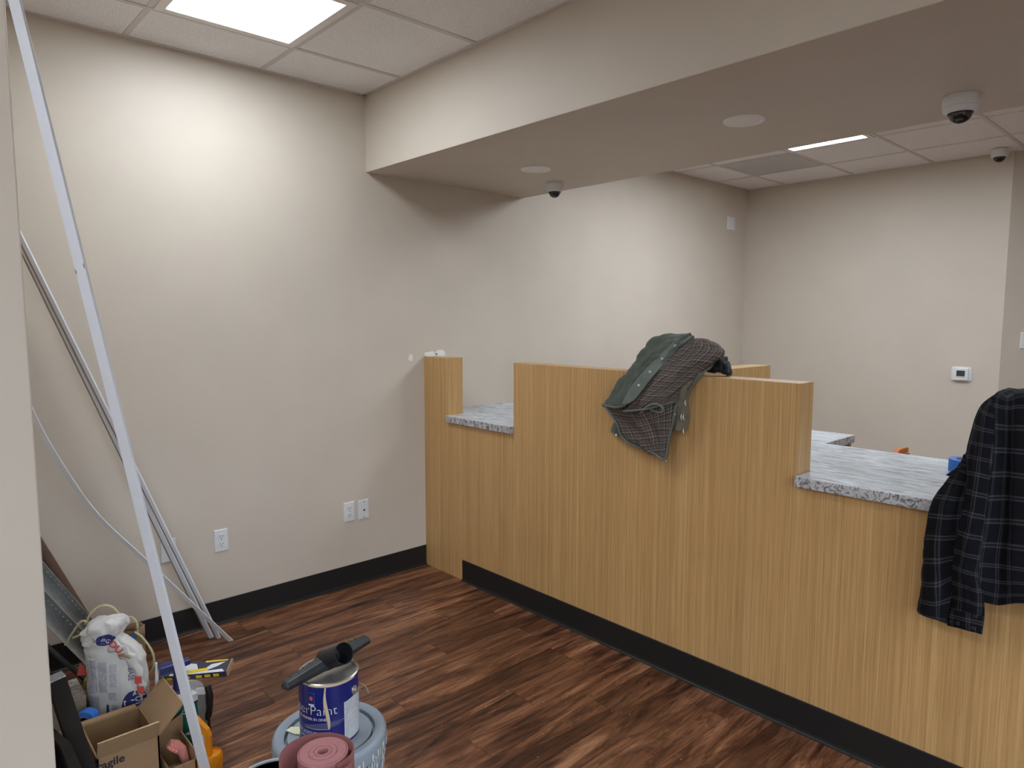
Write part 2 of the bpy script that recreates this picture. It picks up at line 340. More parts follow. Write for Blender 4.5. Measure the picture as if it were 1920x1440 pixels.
def drape(rows, nu, nv, wr=0.006, freq=14.0, seed=0, folds=0.0, nf=5, uvrot=0.0):
    """cloth surface through a lattice of 3-D points, with creases; u across, v down the drape"""
    R = [[Vector(p) for p in r] for r in rows]
    cols = [[catmull(r, i / nu) for i in range(nu + 1)] for r in R]
    g = [[catmull([c[i] for c in cols], j / nv) for i in range(nu + 1)] for j in range(nv + 1)]
    out = []; uv = []
    W = sum((g[nv // 2][i + 1] - g[nv // 2][i]).length for i in range(nu)); L = sum((g[j + 1][nu // 2] - g[j][nu // 2]).length for j in range(nv))
    for j in range(nv + 1):
        row = []; ur = []
        for i in range(nu + 1):
            a = g[j][max(i - 1, 0)]; b = g[j][min(i + 1, nu)]; c = g[max(j - 1, 0)][i]; d = g[min(j + 1, nv)][i]
            n = (b - a).cross(d - c); n = n.normalized() if n.length > 1e-9 else Vector((0, -1, 0))
            edge = min(1.0, 4 * min(i, nu - i) / nu + 0.15)
            k = noise.noise(Vector((i / nu * freq * 0.5 + seed, j / nv * freq * 0.22, seed))) * wr + noise.noise(g[j][i] * freq * 2.2 + Vector((seed, 0, 0))) * wr * 0.5
            k += folds * math.sin(i / nu * math.pi * nf + 1.2 * math.sin(j / nv * 2.4 + seed)) * (0.4 + 0.6 * j / nv)
            row.append(g[j][i] + n * (k * edge))
            u, v = i / nu * W, j / nv * L; cs, sn = math.cos(uvrot), math.sin(uvrot); ur.append((u * cs - v * sn + 3, u * sn + v * cs + 3))
        out.append(row); uv.append(ur)
    return MB().grid(out, uvs=uv)
# ------------------------------------------------------------------ the room
ZC = 2.772; T = 0.6096
struct('wall_left', MB().box(-0.12, 0, -4.72, 3.937, 0, 2.9), 'wall')
struct('wall_near', MB().box(0, 1.3, -4.6, -2.168, 0, 2.85), 'wall', bevel=0.004)
struct('wall_back', MB().prism([(0, 3.817), (2.13, 3.817), (2.06, 3.937), (0, 3.937)], 0, 2.9), 'wall')
struct('wall_angled', MB().prism([(2.13, 3.817), (3.42, 5.107), (3.335, 5.192), (2.06, 3.937)], 0, 2.9), 'wall')
struct('wall_far', MB().box(3.42, 5.4, 5.107, 5.227, 0, 2.9), 'wall')
WY0, WY1, WZ0, WZ1 = -4.3, -0.8, 0.12, 2.32
struct('wall_right', MB().box(5.4, 5.52, -4.72, WY0, 0, 2.9).box(5.4, 5.52, WY1, 5.227, 0, 2.9).box(5.4, 5.52, WY0, WY1, 0, WZ0).box(5.4, 5.52, WY0, WY1, WZ1, 2.9), 'wall')
fr = MB()
for y in [WY0 + (WY1 - WY0) * k / 3 for k in range(4)]: fr.box(5.43, 5.49, max(WY0, y - 0.025), min(WY1, y + 0.025), WZ0, WZ1)
fr.box(5.43, 5.49, WY0, WY1, WZ0, WZ0 + 0.05).box(5.43, 5.49, WY0, WY1, WZ1 - 0.05, WZ1)
wf = struct('window_1', fr, 'frame_dark')
for k in range(3):
    ya = WY0 + (WY1 - WY0) * k / 3; obj('pane', MB().box(5.457, 5.463, ya + 0.02, ya + (WY1 - WY0) / 3 - 0.02, WZ0 + 0.04, WZ1 - 0.04), 'pane', wf)
struct('wall_front', MB().box(1.3, 5.4, -4.72, -4.6, 0, 2.9), 'wall')
struct('wall_soffit', MB().box(0, 5.4, -0.382, 0.838, 2.358, 2.85), 'wall', bevel=0.003)
wl = bpy.data.objects['wall_left']
def blob(cy, cz, ry, rz, sd):           # flat skim of filler on the long wall
    P = []
    for i in range(22):
        a = 2 * math.pi * i / 22; k = 1 + 0.5 * noise.noise(Vector((math.cos(a) * 1.5, math.sin(a) * 1.5, sd)))
        P.append((cy + ry * k * math.cos(a), cz + rz * k * math.sin(a)))
    return MB().prism(P, 0.0, 0.0012, axis=0)
obj('spackle_patch', blob(-0.096, 1.306, 0.017, 0.021, 1.0), 'spackle', wl)
obj('spackle_patch', blob(0.045, 1.322, 0.045, 0.017, 4.2), 'spackle', wl)
obj('spackle_patch', blob(0.125, 1.326, 0.040, 0.022, 9.7), 'spackle', wl)
# floor of separate planks, long side along y
fl = struct('floor', MB().box(-0.12, 5.52, -4.72, 5.227, -0.12, -0.003), 'subfloor')
PW = 0.1425; PL = 1.22; plank_mesh = {}
fixed = {1: -1.12, 3: -1.12, 5: -1.37, 9: -0.22, 10: -0.61}
rp = random.Random(3); last = 0
for k in range(-1, 38):
    x0 = 0.0285 + k * PW; x1 = x0 + PW
    xa, xb = max(x0, 0.0), min(x1, 5.4)
    if xb - xa < 0.01: continue
    off = fixed.get(k, None)
    if off is None: off = (last + rp.uniform(0.32, 0.8) * PL)
    last = off
    y = off - 10 * PL
    while y < 1.0:
        ya, yb = max(y, -4.6), min(y + PL, 0.1)
        if yb - ya > 0.02:
            key = (round(xb - xa, 4), round(yb - ya, 4))
            g = 0.0005
            if key not in plank_mesh:
                w, l = xb - xa, yb - ya
                o = obj('plank', MB().hexa([(g, g, -0.003), (w - g, g, -0.003), (w - g, l - g, -0.003), (g, l - g, -0.003),
                        (g + 0.0006, g + 0.0006, 0), (w - g - 0.0006, g + 0.0006, 0), (w - g - 0.0006, l - g - 0.0006, 0), (g + 0.0006, l - g - 0.0006, 0)]), 'plank', fl, local=True)
                plank_mesh[key] = o.data
            else:
                o = bpy.data.objects.new('plank', plank_mesh[key]); COL.objects.link(o); o.parent = fl
            o.location = (xa, ya, 0)
        y += PL
struct('floor', MB().box(0, 5.4, 0.1, 5.1, -0.003, 0.0), 'plank')          # floor covering behind the counter
# suspended ceiling
ce = struct('ceiling', MB().box(0, 5.4, -4.6, 5.107, 2.83, 2.95), 'plenum')
XL = [0.0] + [0.383 + T * k for k in range(9)] + [5.4]
YF = [-4.6] + [-0.97 - T * k for k in range(5, -1, -1)] + [-0.382]
YB = [0.838, 2.635 - 2 * T, 2.635 - T, 2.635, 2.635 + T, 2.635 + 2 * T, 2.635 + 3 * T, 5.107]
LIGHT_CELLS = [(0.383, -0.97 - T), (0.383 + 2 * T, -0.97 - 4 * T), (0.383 + 7 * T, -0.97 - T), (0.383 + T, 2.635 - T), (0.383 + 5 * T, 2.635 - T), (0.383 + T, 2.635 - 2 * T), (0.383 + 3 * T, 2.635 - 2 * T), (0.383 + 5 * T, -0.97 - 4 * T)]  # panels behind the camera and hidden just behind the soffit are added fill light
VENT_CELLS = [(0.383, 2.635)]
def near(c, L): return any(abs(c[0] - a) < 0.02 and abs(c[1] - b) < 0.02 for a, b in L)
tm = {}
for YS in (YF, YB):
    for i in range(len(XL) - 1):
        for j in range(len(YS) - 1):
            c = (XL[i], YS[j])
            if near(c, LIGHT_CELLS) or near(c, VENT_CELLS): continue
            if XL[i + 1] <= 1.3 and YS[j + 1] < -2.2: continue
            w, l = XL[i + 1] - XL[i], YS[j + 1] - YS[j]; key = (round(w, 3), round(l, 3)); e = 0.004
            if key not in tm:
                o = obj('ceiling_tile', MB().box(e, w - e, e, l - e, ZC + 0.004, ZC + 0.02), 'ceiling', ce, local=True, bevel=0.002); tm[key] = o
            else:
                o = tm[key].copy(); COL.objects.link(o)
            o.location = (c[0], c[1], 0)
    y0, y1 = YS[0], YS[-1]
    for x in XL[1:-1]: obj('grid_bar', MB().box(x - 0.012, x + 0.012, (max(y0, -2.168) if x < 1.3 and y0 < 0 else y0), y1, ZC, ZC + 0.028), 'grid', ce)
    for y in YS[1:-1]: obj('grid_bar', MB().box((1.3 if y < -2.168 else 0), 5.4, y - 0.012, y + 0.012, ZC + 0.001, ZC + 0.027), 'grid', ce)
    for (a, b, c, d) in ((0, 0.02, max(y0, -2.168), y1), (0, 5.4, y1 - 0.02, y1) if y0 < 0 else (0, 5.4, y0, y0 + 0.02)):
        obj('wall_angle', MB().box(a, b, c, d, ZC - 0.001, ZC + 0.02), 'grid', ce)
obj('wall_angle', MB().box(0, 2.13, 3.797, 3.817, ZC - 0.001, ZC + 0.02), 'grid', ce)
# black rubber wall base with a small toe
def base_prof(d): return [(0, 0), (d + 0.008, 0), (d + 0.008, 0.003), (d + 0.002, 0.009), (d, 0.018), (d, 0.123), (d - 0.002, 0.125), (0, 0.125)]
struct('baseboard_left', MB().prism([(a, z) for a, z in base_prof(0.005)], -2.168, -0.0005, axis=1), 'rubber')
# ------------------------------------------------------------------ reception counter
H = 1.31; DZ = 0.972; DB = 0.933
rc = thing('reception_counter', (1.6, 0.05, 0), 'oak laminate reception counter with stepped front and black base strip', 'counter')
prof = [(0.001, 0), (3.25, 0), (3.25, H), (2.93, H), (2.93, DB), (2.351, DB), (2.351, H), (0.814, H), (0.814, DB), (0.244, DB), (0.244, H), (0.001, H)]
obj('front_panel', MB().prism(prof, 0.0, 0.1085, axis=1), 'oak', rc)
bs = MB(); pr = base_prof(0.005)
bs.prism([(-0.0 - a, z) for a, z in pr], 0.374, 3.25, axis=0)
obj('base_strip', bs, 'rubber', rc)
obj('divider_panel', MB().box(1.695, 1.805, 0.1085, 0.846, DZ, H), 'oak', rc)
obj('support_panel', MB().box(1.56, 2.136, 1.025, 1.05, 0, DB), 'oak', rc)
obj('support_panel', MB().box(0.004, 0.03, 0.12, 0.70, 0, DB), 'oak', rc)
obj('support_panel', MB().box(3.16, 3.185, 0.12, 0.70, 0, DB), 'oak', rc)
def slab(poly, z0, z1):
    return MB().prism(poly, z0, z1)
ctp = [(0.003, 0.1095), (0.2455, 0.1095), (0.2455, -0.022), (0.8125, -0.022), (0.8125, 0.1095), (2.3525, 0.1095), (2.3525, -0.022), (2.9285, -0.022), (2.9285, 0.1095),
       (3.24, 0.1095), (3.24, 0.73), (2.143, 0.73), (2.143, 1.07), (1.50, 1.07), (1.50, 0.73), (0.003, 0.73)]
def top_and_edge(poly, z0, z1):
    m = slab(poly, z0, z1); n = len(poly)
    for i in range(2, 2 + n): m.fm[i] = 1
    return m
tag(obj('countertop', top_and_edge(ctp, DB, DZ), ['granite', 'granite_edge'], bevel=0.0025), 'grey streaked stone-look worktop running behind and through the oak counter', 'countertop')
# ------------------------------------------------------------------ ceiling fittings
for n, (x, y) in enumerate(LIGHT_CELLS):
    lab = ['large lit square panel light in the ceiling above the long beige wall', 'unseen square ceiling panel added as fill light behind the camera position', 'lit square ceiling panel at the far right end of the front room',
           'thin lit sliver of ceiling panel seen past the soffit above the back room', 'lit square ceiling panel over the right side of the back room', 'square ceiling panel added as fill light, hidden behind the soffit nearest the long wall', 'square ceiling panel added as fill light, hidden behind the soffit over the worktop', 'unseen square ceiling panel added as fill light by the street window on the right', 'lit square ceiling panel over the middle of the front room'][n]
    if n == 0:
        r0 = r = thing('ceiling_light', (x + T / 2, y + T / 2, ZC), lab, 'light', 'square panel lights in the ceilings')
        h = T / 2 - 0.013; q = h - 0.036
        f = MB()
        for a in (-1, 1):
            f.box(-h, h, min(a * h, a * q), max(a * h, a * q), -0.004, 0.02)
            f.box(min(a * h, a * q), max(a * h, a * q), -q, q, -0.004, 0.02)
        obj('frame', f, 'white_trim', r, local=True, bevel=0.002)
        obj('diffuser', MB().box(-q, q, -q, q, 0.002, 0.012), 'panel', r, local=True)
    else: r = dup(r0, (x + T / 2, y + T / 2, ZC), lab)
v = thing('ceiling_vent', (0.383 + T / 2, 2.635 + T / 2, ZC), 'grey square return-air grille set in the back room ceiling', 'vent')
h = T / 2 - 0.013; f = MB()
for a in (-1, 1):
    f.box(-h, h, min(a * h, a * (h - 0.02)), max(a * h, a * (h - 0.02)), -0.003, 0.015); f.box(min(a * h, a * (h - 0.02)), max(a * h, a * (h - 0.02)), -h + 0.02, h - 0.02, -0.003, 0.015)
obj('frame', f, 'vent', v, local=True)
obj('backing', MB().box(-h, h, -h, h, 0.0045, 0.012), 'vent', v, local=True)
c = MB(); k = h - 0.02
for i in range(36):
    p = -k + 2 * k * (i + 0.5) / 36
    c.box(p - 0.004, p + 0.004, -k, k, 0.0005, 0.005); c.box(-k, k, p - 0.004, p + 0.004, 0.0, 0.005)
cg = obj('grille_mesh', c, 'vent', v, local=True, fix=False); cg['kind'] = 'stuff'
d0 = d = thing('downlight', (0.724, 0.247, 2.358), 'unlit round recessed downlight in the soffit, left one near the small camera', 'light', 'downlights in the soffit')
obj('trim_ring', MB().lathe([(0.064, 0.0), (0.083, 0.0), (0.083, -0.003), (0.079, -0.008), (0.068, -0.0075), (0.064, -0.002)], n=48), 'white_trim', d, local=True, smooth=True)
obj('lens', MB().lathe([(0.0, -0.0035), (0.066, -0.0035), (0.066, -0.0005), (0.0, -0.0005)], n=48), 'lens', d, local=True)
dup(d0, (1.965, 0.228, 2.358), 'unlit round recessed downlight in the soffit, right one nearer the large camera')
def dome_camera(loc, s, label, rotz=0.0):
    r = thing('dome_camera', loc, label, 'camera', 'white dome security cameras', rotz)
    hp = [(0.0, 0.0), (0.054, 0.0), (0.056, -0.004), (0.056, -0.034), (0.055, -0.036), (0.0535, -0.037), (0.055, -0.039), (0.053, -0.050), (0.047, -0.056), (0.037, -0.058), (0.0, -0.058)]
    obj('housing', MB().lathe([(a * s, b * s) for a, b in hp], n=44), 'white_plastic', r, local=True, smooth=True)
    dp = [(0.037 * math.cos(a), -0.057 - 0.036 * math.sin(a)) for a in [math.pi / 2 * i / 10 for i in range(11)]]
    obj('dome', MB().lathe([(max(0, a * s), b * s) for a, b in dp], n=32), 'dome', r, local=True, smooth=True)
    obj('rim', MB().lathe([(0.0362 * s, -0.0575 * s), (0.0395 * s, -0.0575 * s), (0.0395 * s, -0.0615 * s), (0.0362 * s, -0.0615 * s)], n=32), 'black', r, local=True)
    return r
dome_camera((0.512, 0.613, 2.358), 0.95, 'small white dome camera under the soffit beside the left downlight')
dome_camera((2.662, 0.53, 2.358), 1.06, 'large white dome camera under the soffit at upper right, nearest of the three')
dome_camera((2.075, 3.655, ZC), 1.0, 'white dome camera on the back room ceiling by the wall corner')
# ------------------------------------------------------------------ wall plates (built facing +x, origin on the wall)
def plate(r, w=0.070, h=0.1145, t=0.006):
    P = MB(); a = 0.0035
    P.hexa([(0, -w / 2, -h / 2), (0, w / 2, -h / 2), (0, w / 2, h / 2), (0, -w / 2, h / 2), (t, -w / 2 + a, -h / 2 + a), (t, w / 2 - a, -h / 2 + a), (t, w / 2 - a, h / 2 - a), (t, -w / 2 + a, h / 2 - a)])
    return obj('plate', P, 'white_plastic', r, local=True, bevel=0.0012)
def rnd(w, h, r, n=5):
    P = []
    for cx, cz, a0 in ((w - r, h - r, 0), (-w + r, h - r, 90), (-w + r, -h + r, 180), (w - r, -h + r, 270)):
        for i in range(n + 1): a = math.radians(a0 + 90 * i / n); P.append((cx + r * math.cos(a), cz + r * math.sin(a)))
    return P
def outlet(loc, label, rotz=0):
    r = thing('wall_outlet', loc, label, 'outlet', 'white duplex outlets', rotz); plate(r)
    for s in (-1, 1):
        rec = obj('receptacle', MB().prism([(a, b + s * 0.0196) for a, b in rnd(0.0168, 0.0142, 0.011)], 0.005, 0.0085, axis=0), 'white_plastic', r, local=True)
        sl = MB().box(0.0082, 0.0089, -0.0078, -0.0052, s * 0.0196 - 0.0005, s * 0.0196 + 0.0085).box(0.0082, 0.0089, 0.0052, 0.0078, s * 0.0196 - 0.0005, s * 0.0196 + 0.0075)
        sl.prism([(a, b + s * 0.0196 - 0.0072) for a, b in rnd(0.0026, 0.0026, 0.0025)], 0.0082, 0.0089, axis=0)
        obj('slots', sl, 'slot', rec, local=True)
    obj('screw', MB().lathe([(0, 0), (0.003, 0), (0.003, 0.0012), (0, 0.0014)], (0.0055, 0, 0), 12, axis=(1, 0, 0)), 'screw', r, local=True)
    return r
outlet((0, -1.2525, 0.431), 'white duplex power outlet alone on the beige wall, left of the plate pair')
outlet((0, -0.533, 0.4395), 'white duplex power outlet in the pair nearest the oak counter')
r = thing('data_plate', (0, -0.439, 0.4365), 'white jack plate right beside the outlet nearest the counter', 'wall plate'); plate(r)
for z in (0.046, -0.046): obj('screw', MB().lathe([(0, 0), (0.0032, 0), (0.0032, 0.0014), (0, 0.0016)], (0.0055, 0, z), 12, axis=(1, 0, 0)), 'slot', r, local=True)
obj('jack', MB().lathe([(0, 0), (0.0055, 0), (0.0055, 0.004), (0.003, 0.004), (0.003, 0.002), (0, 0.002)], (0.0055, 0, -0.004), 14, axis=(1, 0, 0)), 'slot', r, local=True)
obj('jack', MB().lathe([(0, 0), (0.0022, 0), (0.0022, 0.0015), (0, 0.0015)], (0.0055, 0, 0.018), 12, axis=(1, 0, 0)), 'grid', r, local=True)
r = thing('blank_plate', (0, -1.500, 0.436), 'blank white wall plate partly hidden behind the leaning trim sticks', 'wall plate'); plate(r)
for z in (0.046, -0.046): obj('screw', MB().lathe([(0, 0), (0.0032, 0), (0.0032, 0.0014), (0, 0.0016)], (0.0055, 0, z), 12, axis=(1, 0, 0)), 'white_trim', r, local=True)
r = thing('blank_plate', (0, 3.53, 2.435), 'blank white plate high on the long wall near the back corner', 'wall plate'); plate(r, 0.13, 0.122)
r = thing('thermostat', (1.882, 3.817, 1.109), 'white wall thermostat with dark screen on the back wall', 'thermostat', rotz=-math.pi / 2)
obj('wall_base', MB().prism(rnd(0.069, 0.056, 0.014), 0, 0.008, axis=0), 'white_plastic', r, local=True, bevel=0.002)
b = obj('body', MB().prism([(a, z - 0.001) for a, z in rnd(0.050, 0.048, 0.008)], 0.008, 0.03, axis=0), 'white_plastic', r, local=True, bevel=0.003)
obj('screen', MB().box(0.03, 0.0306, -0.028, 0.030, -0.026, 0.028), 'screen', b, local=True)
obj('screen_bar', MB().box(0.0306, 0.0309, -0.026, 0.028, -0.024, -0.017), 'grid', b, local=True)
r = thing('light_switch', (2.253, 3.940, 1.379), 'white switch plate at the right edge on the angled wall', 'switch', rotz=-math.pi / 4)
plate(r, 0.075, 0.125, 0.007); obj('rocker', MB().prism(rnd(0.016, 0.033, 0.002), 0.006, 0.011, axis=0), 'white_plastic', r, local=True)
# ------------------------------------------------------------------ lattices of the draped clothes (metres)
GREEN_SHELL = [
    [(1.762,0.160,1.465), (1.790,0.130,1.471), (1.815,0.100,1.474), (1.827,0.090,1.474), (1.845,0.070,1.471), (1.857,0.060,1.464)],
    [(1.610,0.160,1.437), (1.639,0.120,1.458), (1.739,0.060,1.459), (1.793,0.030,1.452), (1.829,0.010,1.444), (1.847,0.000,1.435)],
    [(1.570,0.150,1.375), (1.590,0.100,1.406), (1.699,0.020,1.409), (1.768,-0.020,1.403), (1.804,-0.040,1.400), (1.824,-0.045,1.397)],
    [(1.558,0.100,1.335), (1.576,0.050,1.363), (1.674,-0.020,1.366), (1.747,-0.060,1.364), (1.786,-0.075,1.362), (1.811,-0.080,1.359)],
    [(1.582,0.020,1.300), (1.578,0.000,1.320), (1.646,-0.040,1.322), (1.717,-0.080,1.323), (1.757,-0.095,1.322), (1.785,-0.100,1.319)],
    [(1.549,0.000,1.239), (1.546,-0.020,1.261), (1.614,-0.060,1.268), (1.677,-0.095,1.272), (1.714,-0.105,1.273), (1.746,-0.110,1.271)],
    [(1.499,0.000,1.195), (1.499,-0.020,1.209), (1.577,-0.065,1.216), (1.641,-0.100,1.222), (1.672,-0.110,1.223), (1.700,-0.115,1.221)],
    [(1.448,0.000,1.139), (1.448,-0.020,1.151), (1.529,-0.070,1.155), (1.590,-0.100,1.159), (1.636,-0.115,1.170), (1.656,-0.115,1.179)],
]
PLACKET = [
    [(1.823,0.088,1.473), (1.845,0.070,1.470), (1.863,0.060,1.464)],
    [(1.796,0.018,1.438), (1.820,0.004,1.430), (1.840,-0.002,1.424)],
    [(1.770,-0.042,1.385), (1.797,-0.052,1.377), (1.819,-0.056,1.368)],
    [(1.751,-0.100,1.336), (1.776,-0.106,1.324), (1.798,-0.106,1.316)],
    [(1.703,-0.114,1.277), (1.730,-0.119,1.266), (1.756,-0.119,1.258)],
    [(1.670,-0.119,1.228), (1.695,-0.124,1.216), (1.718,-0.124,1.211)],
    [(1.643,-0.121,1.180), (1.665,-0.126,1.180), (1.685,-0.126,1.188)],
]
PLAID_LINING = [
    [(1.834,0.075,1.468), (1.858,0.080,1.464), (1.875,0.100,1.460), (1.853,0.140,1.453)],
    [(1.815,0.000,1.423), (1.881,0.020,1.443), (1.944,0.070,1.447), (1.918,0.130,1.432)],
    [(1.806,-0.050,1.387), (1.898,-0.020,1.408), (1.997,0.050,1.419), (1.953,0.120,1.405)],
    [(1.788,-0.085,1.346), (1.899,-0.060,1.369), (2.002,0.030,1.392), (1.938,0.100,1.373)],
    [(1.759,-0.105,1.304), (1.882,-0.095,1.325), (1.946,0.010,1.341), (1.903,0.050,1.323)],
    [(1.724,-0.118,1.260), (1.860,-0.115,1.284), (1.931,-0.030,1.304), (1.888,0.000,1.288)],
    [(1.692,-0.120,1.216), (1.830,-0.125,1.241), (1.909,-0.050,1.267), (1.857,0.000,1.248)],
    [(1.665,-0.115,1.175), (1.796,-0.130,1.202), (1.887,-0.060,1.239), (1.831,0.000,1.218)],
    [(1.634,-0.105,1.147), (1.765,-0.125,1.171), (1.865,-0.065,1.206), (1.810,0.000,1.188)],
]
LOWER_FLAP = [
    [(1.486,-0.050,1.152), (1.606,-0.085,1.152), (1.709,-0.095,1.144), (1.796,-0.090,1.171), (1.875,-0.060,1.206)],
    [(1.526,-0.050,1.111), (1.630,-0.075,1.105), (1.714,-0.085,1.115), (1.799,-0.085,1.134), (1.860,-0.060,1.152)],
    [(1.561,-0.050,1.070), (1.645,-0.070,1.072), (1.723,-0.080,1.084), (1.796,-0.080,1.096), (1.847,-0.055,1.094)],
    [(1.574,-0.045,1.031), (1.665,-0.065,1.035), (1.734,-0.070,1.044), (1.796,-0.070,1.047), (1.834,-0.050,1.050)],
    [(1.614,-0.040,0.998), (1.682,-0.055,0.999), (1.739,-0.060,1.000), (1.790,-0.060,1.003), (1.823,-0.045,1.006)],
    [(1.668,-0.035,0.985), (1.722,-0.045,0.982), (1.761,-0.050,0.973), (1.789,-0.050,0.961), (1.808,-0.040,0.947)],
]
GREEN_CUFF = [
    [(1.524,-0.020,1.092), (1.557,-0.045,1.079), (1.572,-0.040,1.065)],
    [(1.502,-0.020,1.054), (1.542,-0.045,1.049), (1.566,-0.040,1.044)],
    [(1.494,-0.020,1.030), (1.542,-0.040,1.023), (1.572,-0.035,1.022)],
]
OLIVE_COAT = [
    [(1.822,0.160,1.331), (1.860,0.150,1.348), (1.900,0.150,1.365)],
    [(1.858,0.070,1.328), (1.906,0.060,1.341), (1.955,0.060,1.348)],
    [(1.892,-0.030,1.303), (1.923,-0.030,1.312), (1.947,0.000,1.320)],
    [(1.881,-0.060,1.259), (1.902,-0.060,1.258), (1.895,-0.004,1.247)],
    [(1.867,-0.060,1.203), (1.893,-0.060,1.205), (1.884,-0.006,1.200)],
    [(1.845,-0.050,1.145), (1.886,-0.055,1.145), (1.891,-0.006,1.136)],
    [(1.829,-0.040,1.086), (1.879,-0.050,1.086), (1.882,-0.006,1.086)],
]
BLACK_COAT = [
    [(1.869,0.160,1.382), (1.902,0.150,1.380), (1.933,0.160,1.382), (1.948,0.180,1.370), (1.953,0.200,1.337)],
    [(1.901,0.110,1.352), (1.944,0.090,1.365), (1.975,0.090,1.368), (1.986,0.120,1.356), (1.980,0.160,1.326)],
    [(1.927,0.070,1.323), (1.970,0.050,1.327), (2.000,0.050,1.328), (2.016,0.070,1.319), (2.002,0.120,1.311)],
]
SHIRT_BACK_SLEEVE = [
    [(2.918,-0.020,1.208), (2.892,-0.035,1.147), (2.892,-0.050,1.132), (2.926,-0.060,1.132)],
    [(2.911,-0.020,1.148), (2.880,-0.040,1.120), (2.893,-0.060,1.110), (2.929,-0.065,1.110)],
    [(2.889,-0.020,1.085), (2.861,-0.045,1.075), (2.889,-0.075,1.070), (2.918,-0.070,1.062)],
    [(2.840,-0.025,0.968), (2.810,-0.050,0.972), (2.864,-0.095,0.980), (2.905,-0.080,0.979)],
    [(2.821,-0.010,0.836), (2.791,-0.035,0.834), (2.847,-0.085,0.853), (2.896,-0.075,0.857)],
    [(2.818,-0.010,0.689), (2.787,-0.030,0.689), (2.841,-0.075,0.708), (2.884,-0.065,0.736)],
    [(2.812,-0.010,0.610), (2.780,-0.030,0.605), (2.835,-0.070,0.610), (2.872,-0.060,0.601)],
]
SHIRT_FRONT_SLEEVE = [
    [(2.946,0.000,1.320), (2.950,-0.050,1.307), (2.960,-0.070,1.298)],
    [(2.911,-0.010,1.277), (2.935,-0.070,1.273), (2.963,-0.085,1.266)],
    [(2.896,-0.030,1.195), (2.933,-0.085,1.200), (2.968,-0.100,1.201)],
    [(2.894,-0.050,1.132), (2.936,-0.100,1.139), (2.969,-0.110,1.140)],
    [(2.903,-0.070,1.060), (2.940,-0.120,1.069), (2.969,-0.115,1.068)],
    [(2.897,-0.075,0.965), (2.936,-0.125,0.977), (2.964,-0.110,0.974)],
    [(2.883,-0.070,0.871), (2.927,-0.125,0.882), (2.959,-0.105,0.880)],
    [(2.875,-0.060,0.787), (2.919,-0.115,0.801), (2.953,-0.100,0.795)],
    [(2.875,-0.055,0.712), (2.922,-0.100,0.727), (2.969,-0.090,0.726)],
    [(2.874,-0.050,0.649), (2.925,-0.090,0.665), (2.972,-0.080,0.665)],
    [(2.875,-0.050,0.596), (2.927,-0.085,0.613), (2.969,-0.075,0.610)],
]
SHIRT_BODY = [
    [(2.955,0.000,1.328), (2.984,0.000,1.319), (3.013,0.000,1.331)],
    [(2.955,-0.045,1.323), (2.990,-0.050,1.316), (3.023,-0.050,1.325)],
    [(2.955,-0.070,1.298), (2.993,-0.070,1.293), (3.029,-0.070,1.299)],
    [(2.962,-0.085,1.193), (2.997,-0.070,1.192), (3.038,-0.085,1.197)],
    [(2.963,-0.100,1.075), (3.000,-0.075,1.078), (3.046,-0.095,1.084)],
    [(2.957,-0.105,0.960), (3.002,-0.075,0.961), (3.054,-0.100,0.975)],
    [(2.946,-0.105,0.841), (3.000,-0.080,0.844), (3.061,-0.100,0.857)],
    [(2.942,-0.100,0.768), (3.005,-0.080,0.764), (3.065,-0.100,0.787)],
    [(2.938,-0.095,0.711), (3.002,-0.075,0.706), (3.067,-0.095,0.741)],
]
HEM_LOOP = [(1.724,-0.115,1.147), (1.758,-0.130,1.171), (1.784,-0.135,1.188), (1.816,-0.135,1.198), (1.840,-0.130,1.190), (1.847,-0.125,1.179), (1.834,-0.120,1.164), (1.803,-0.115,1.163), (1.771,-0.110,1.170)]
# ------------------------------------------------------------------ leaning boards and strips
b = thing('trim_board', (1.375, -1.775, 0), 'long flat white primed board leaning from the floor to the near wall corner', 'board')
A = Vector((1.375, -1.775, 0.006)); B = Vector((1.314, -2.161, 2.401)); ax = (B - A).normalized()
sd = Vector((0.86, 0.50, 0)); sd = (sd - ax * sd.dot(ax)).normalized(); nn = sd.cross(ax)
obj('board_face', MB().beam(A, B, 0.018, 0.004, sd), 'white_board', b, bevel=0.001)
for t, s in ((0.695, -1), (0.70, 1)):
    p = A.lerp(B, t) + sd * (s * 0.0175) + nn * 0.0036
    obj('chip', MB().add([p + ax * 0.012, p - ax * 0.012, p - sd * (s * 0.007), p + nn * 0.0016], [(0, 1, 2), (0, 1, 3), (1, 2, 3), (0, 2, 3)]), 'raw_edge', b)
def stick(a, bb, w, t, side, label, grp=None):
    o = thing('trim_stick', a, label, 'trim', grp)
    obj('stick_face', MB().beam(a, bb, w, t, side), 'white_board', o, bevel=0.0008)
    obj('raw_back', MB().beam(Vector(a) + Vector((-0.0085, -0.006, 0.002)), Vector(bb) + Vector((-0.0085, -0.006, 0)), w * 0.98, t * 0.6, side), 'raw_edge', o)
    return o
stick((0.135, -1.362, 0.004), (0.078, -2.150, 2.23), 0.0095, 0.005, (0.6, 0.8, 0), 'white trim stick leaning by the long wall, left one of the touching pair', 'pair of leaning trim sticks')
stick((0.165, -1.337, 0.004), (0.112, -2.150, 2.235), 0.008, 0.005, (0.6, 0.8, 0), 'white trim stick leaning by the long wall, right one of the touching pair', 'pair of leaning trim sticks')
pts = [Vector(p) for p in [(0.232, -1.304, 0.002), (0.222, -1.529, 0.311), (0.215, -1.663, 0.493), (0.205, -1.825, 0.715), (0.19, -1.930, 0.924), (0.175, -2.016, 1.142), (0.165, -2.085, 1.40), (0.16, -2.158, 1.75)]]
P = [catmull(pts, i / 40) for i in range(41)]; m = MB(); rings = []
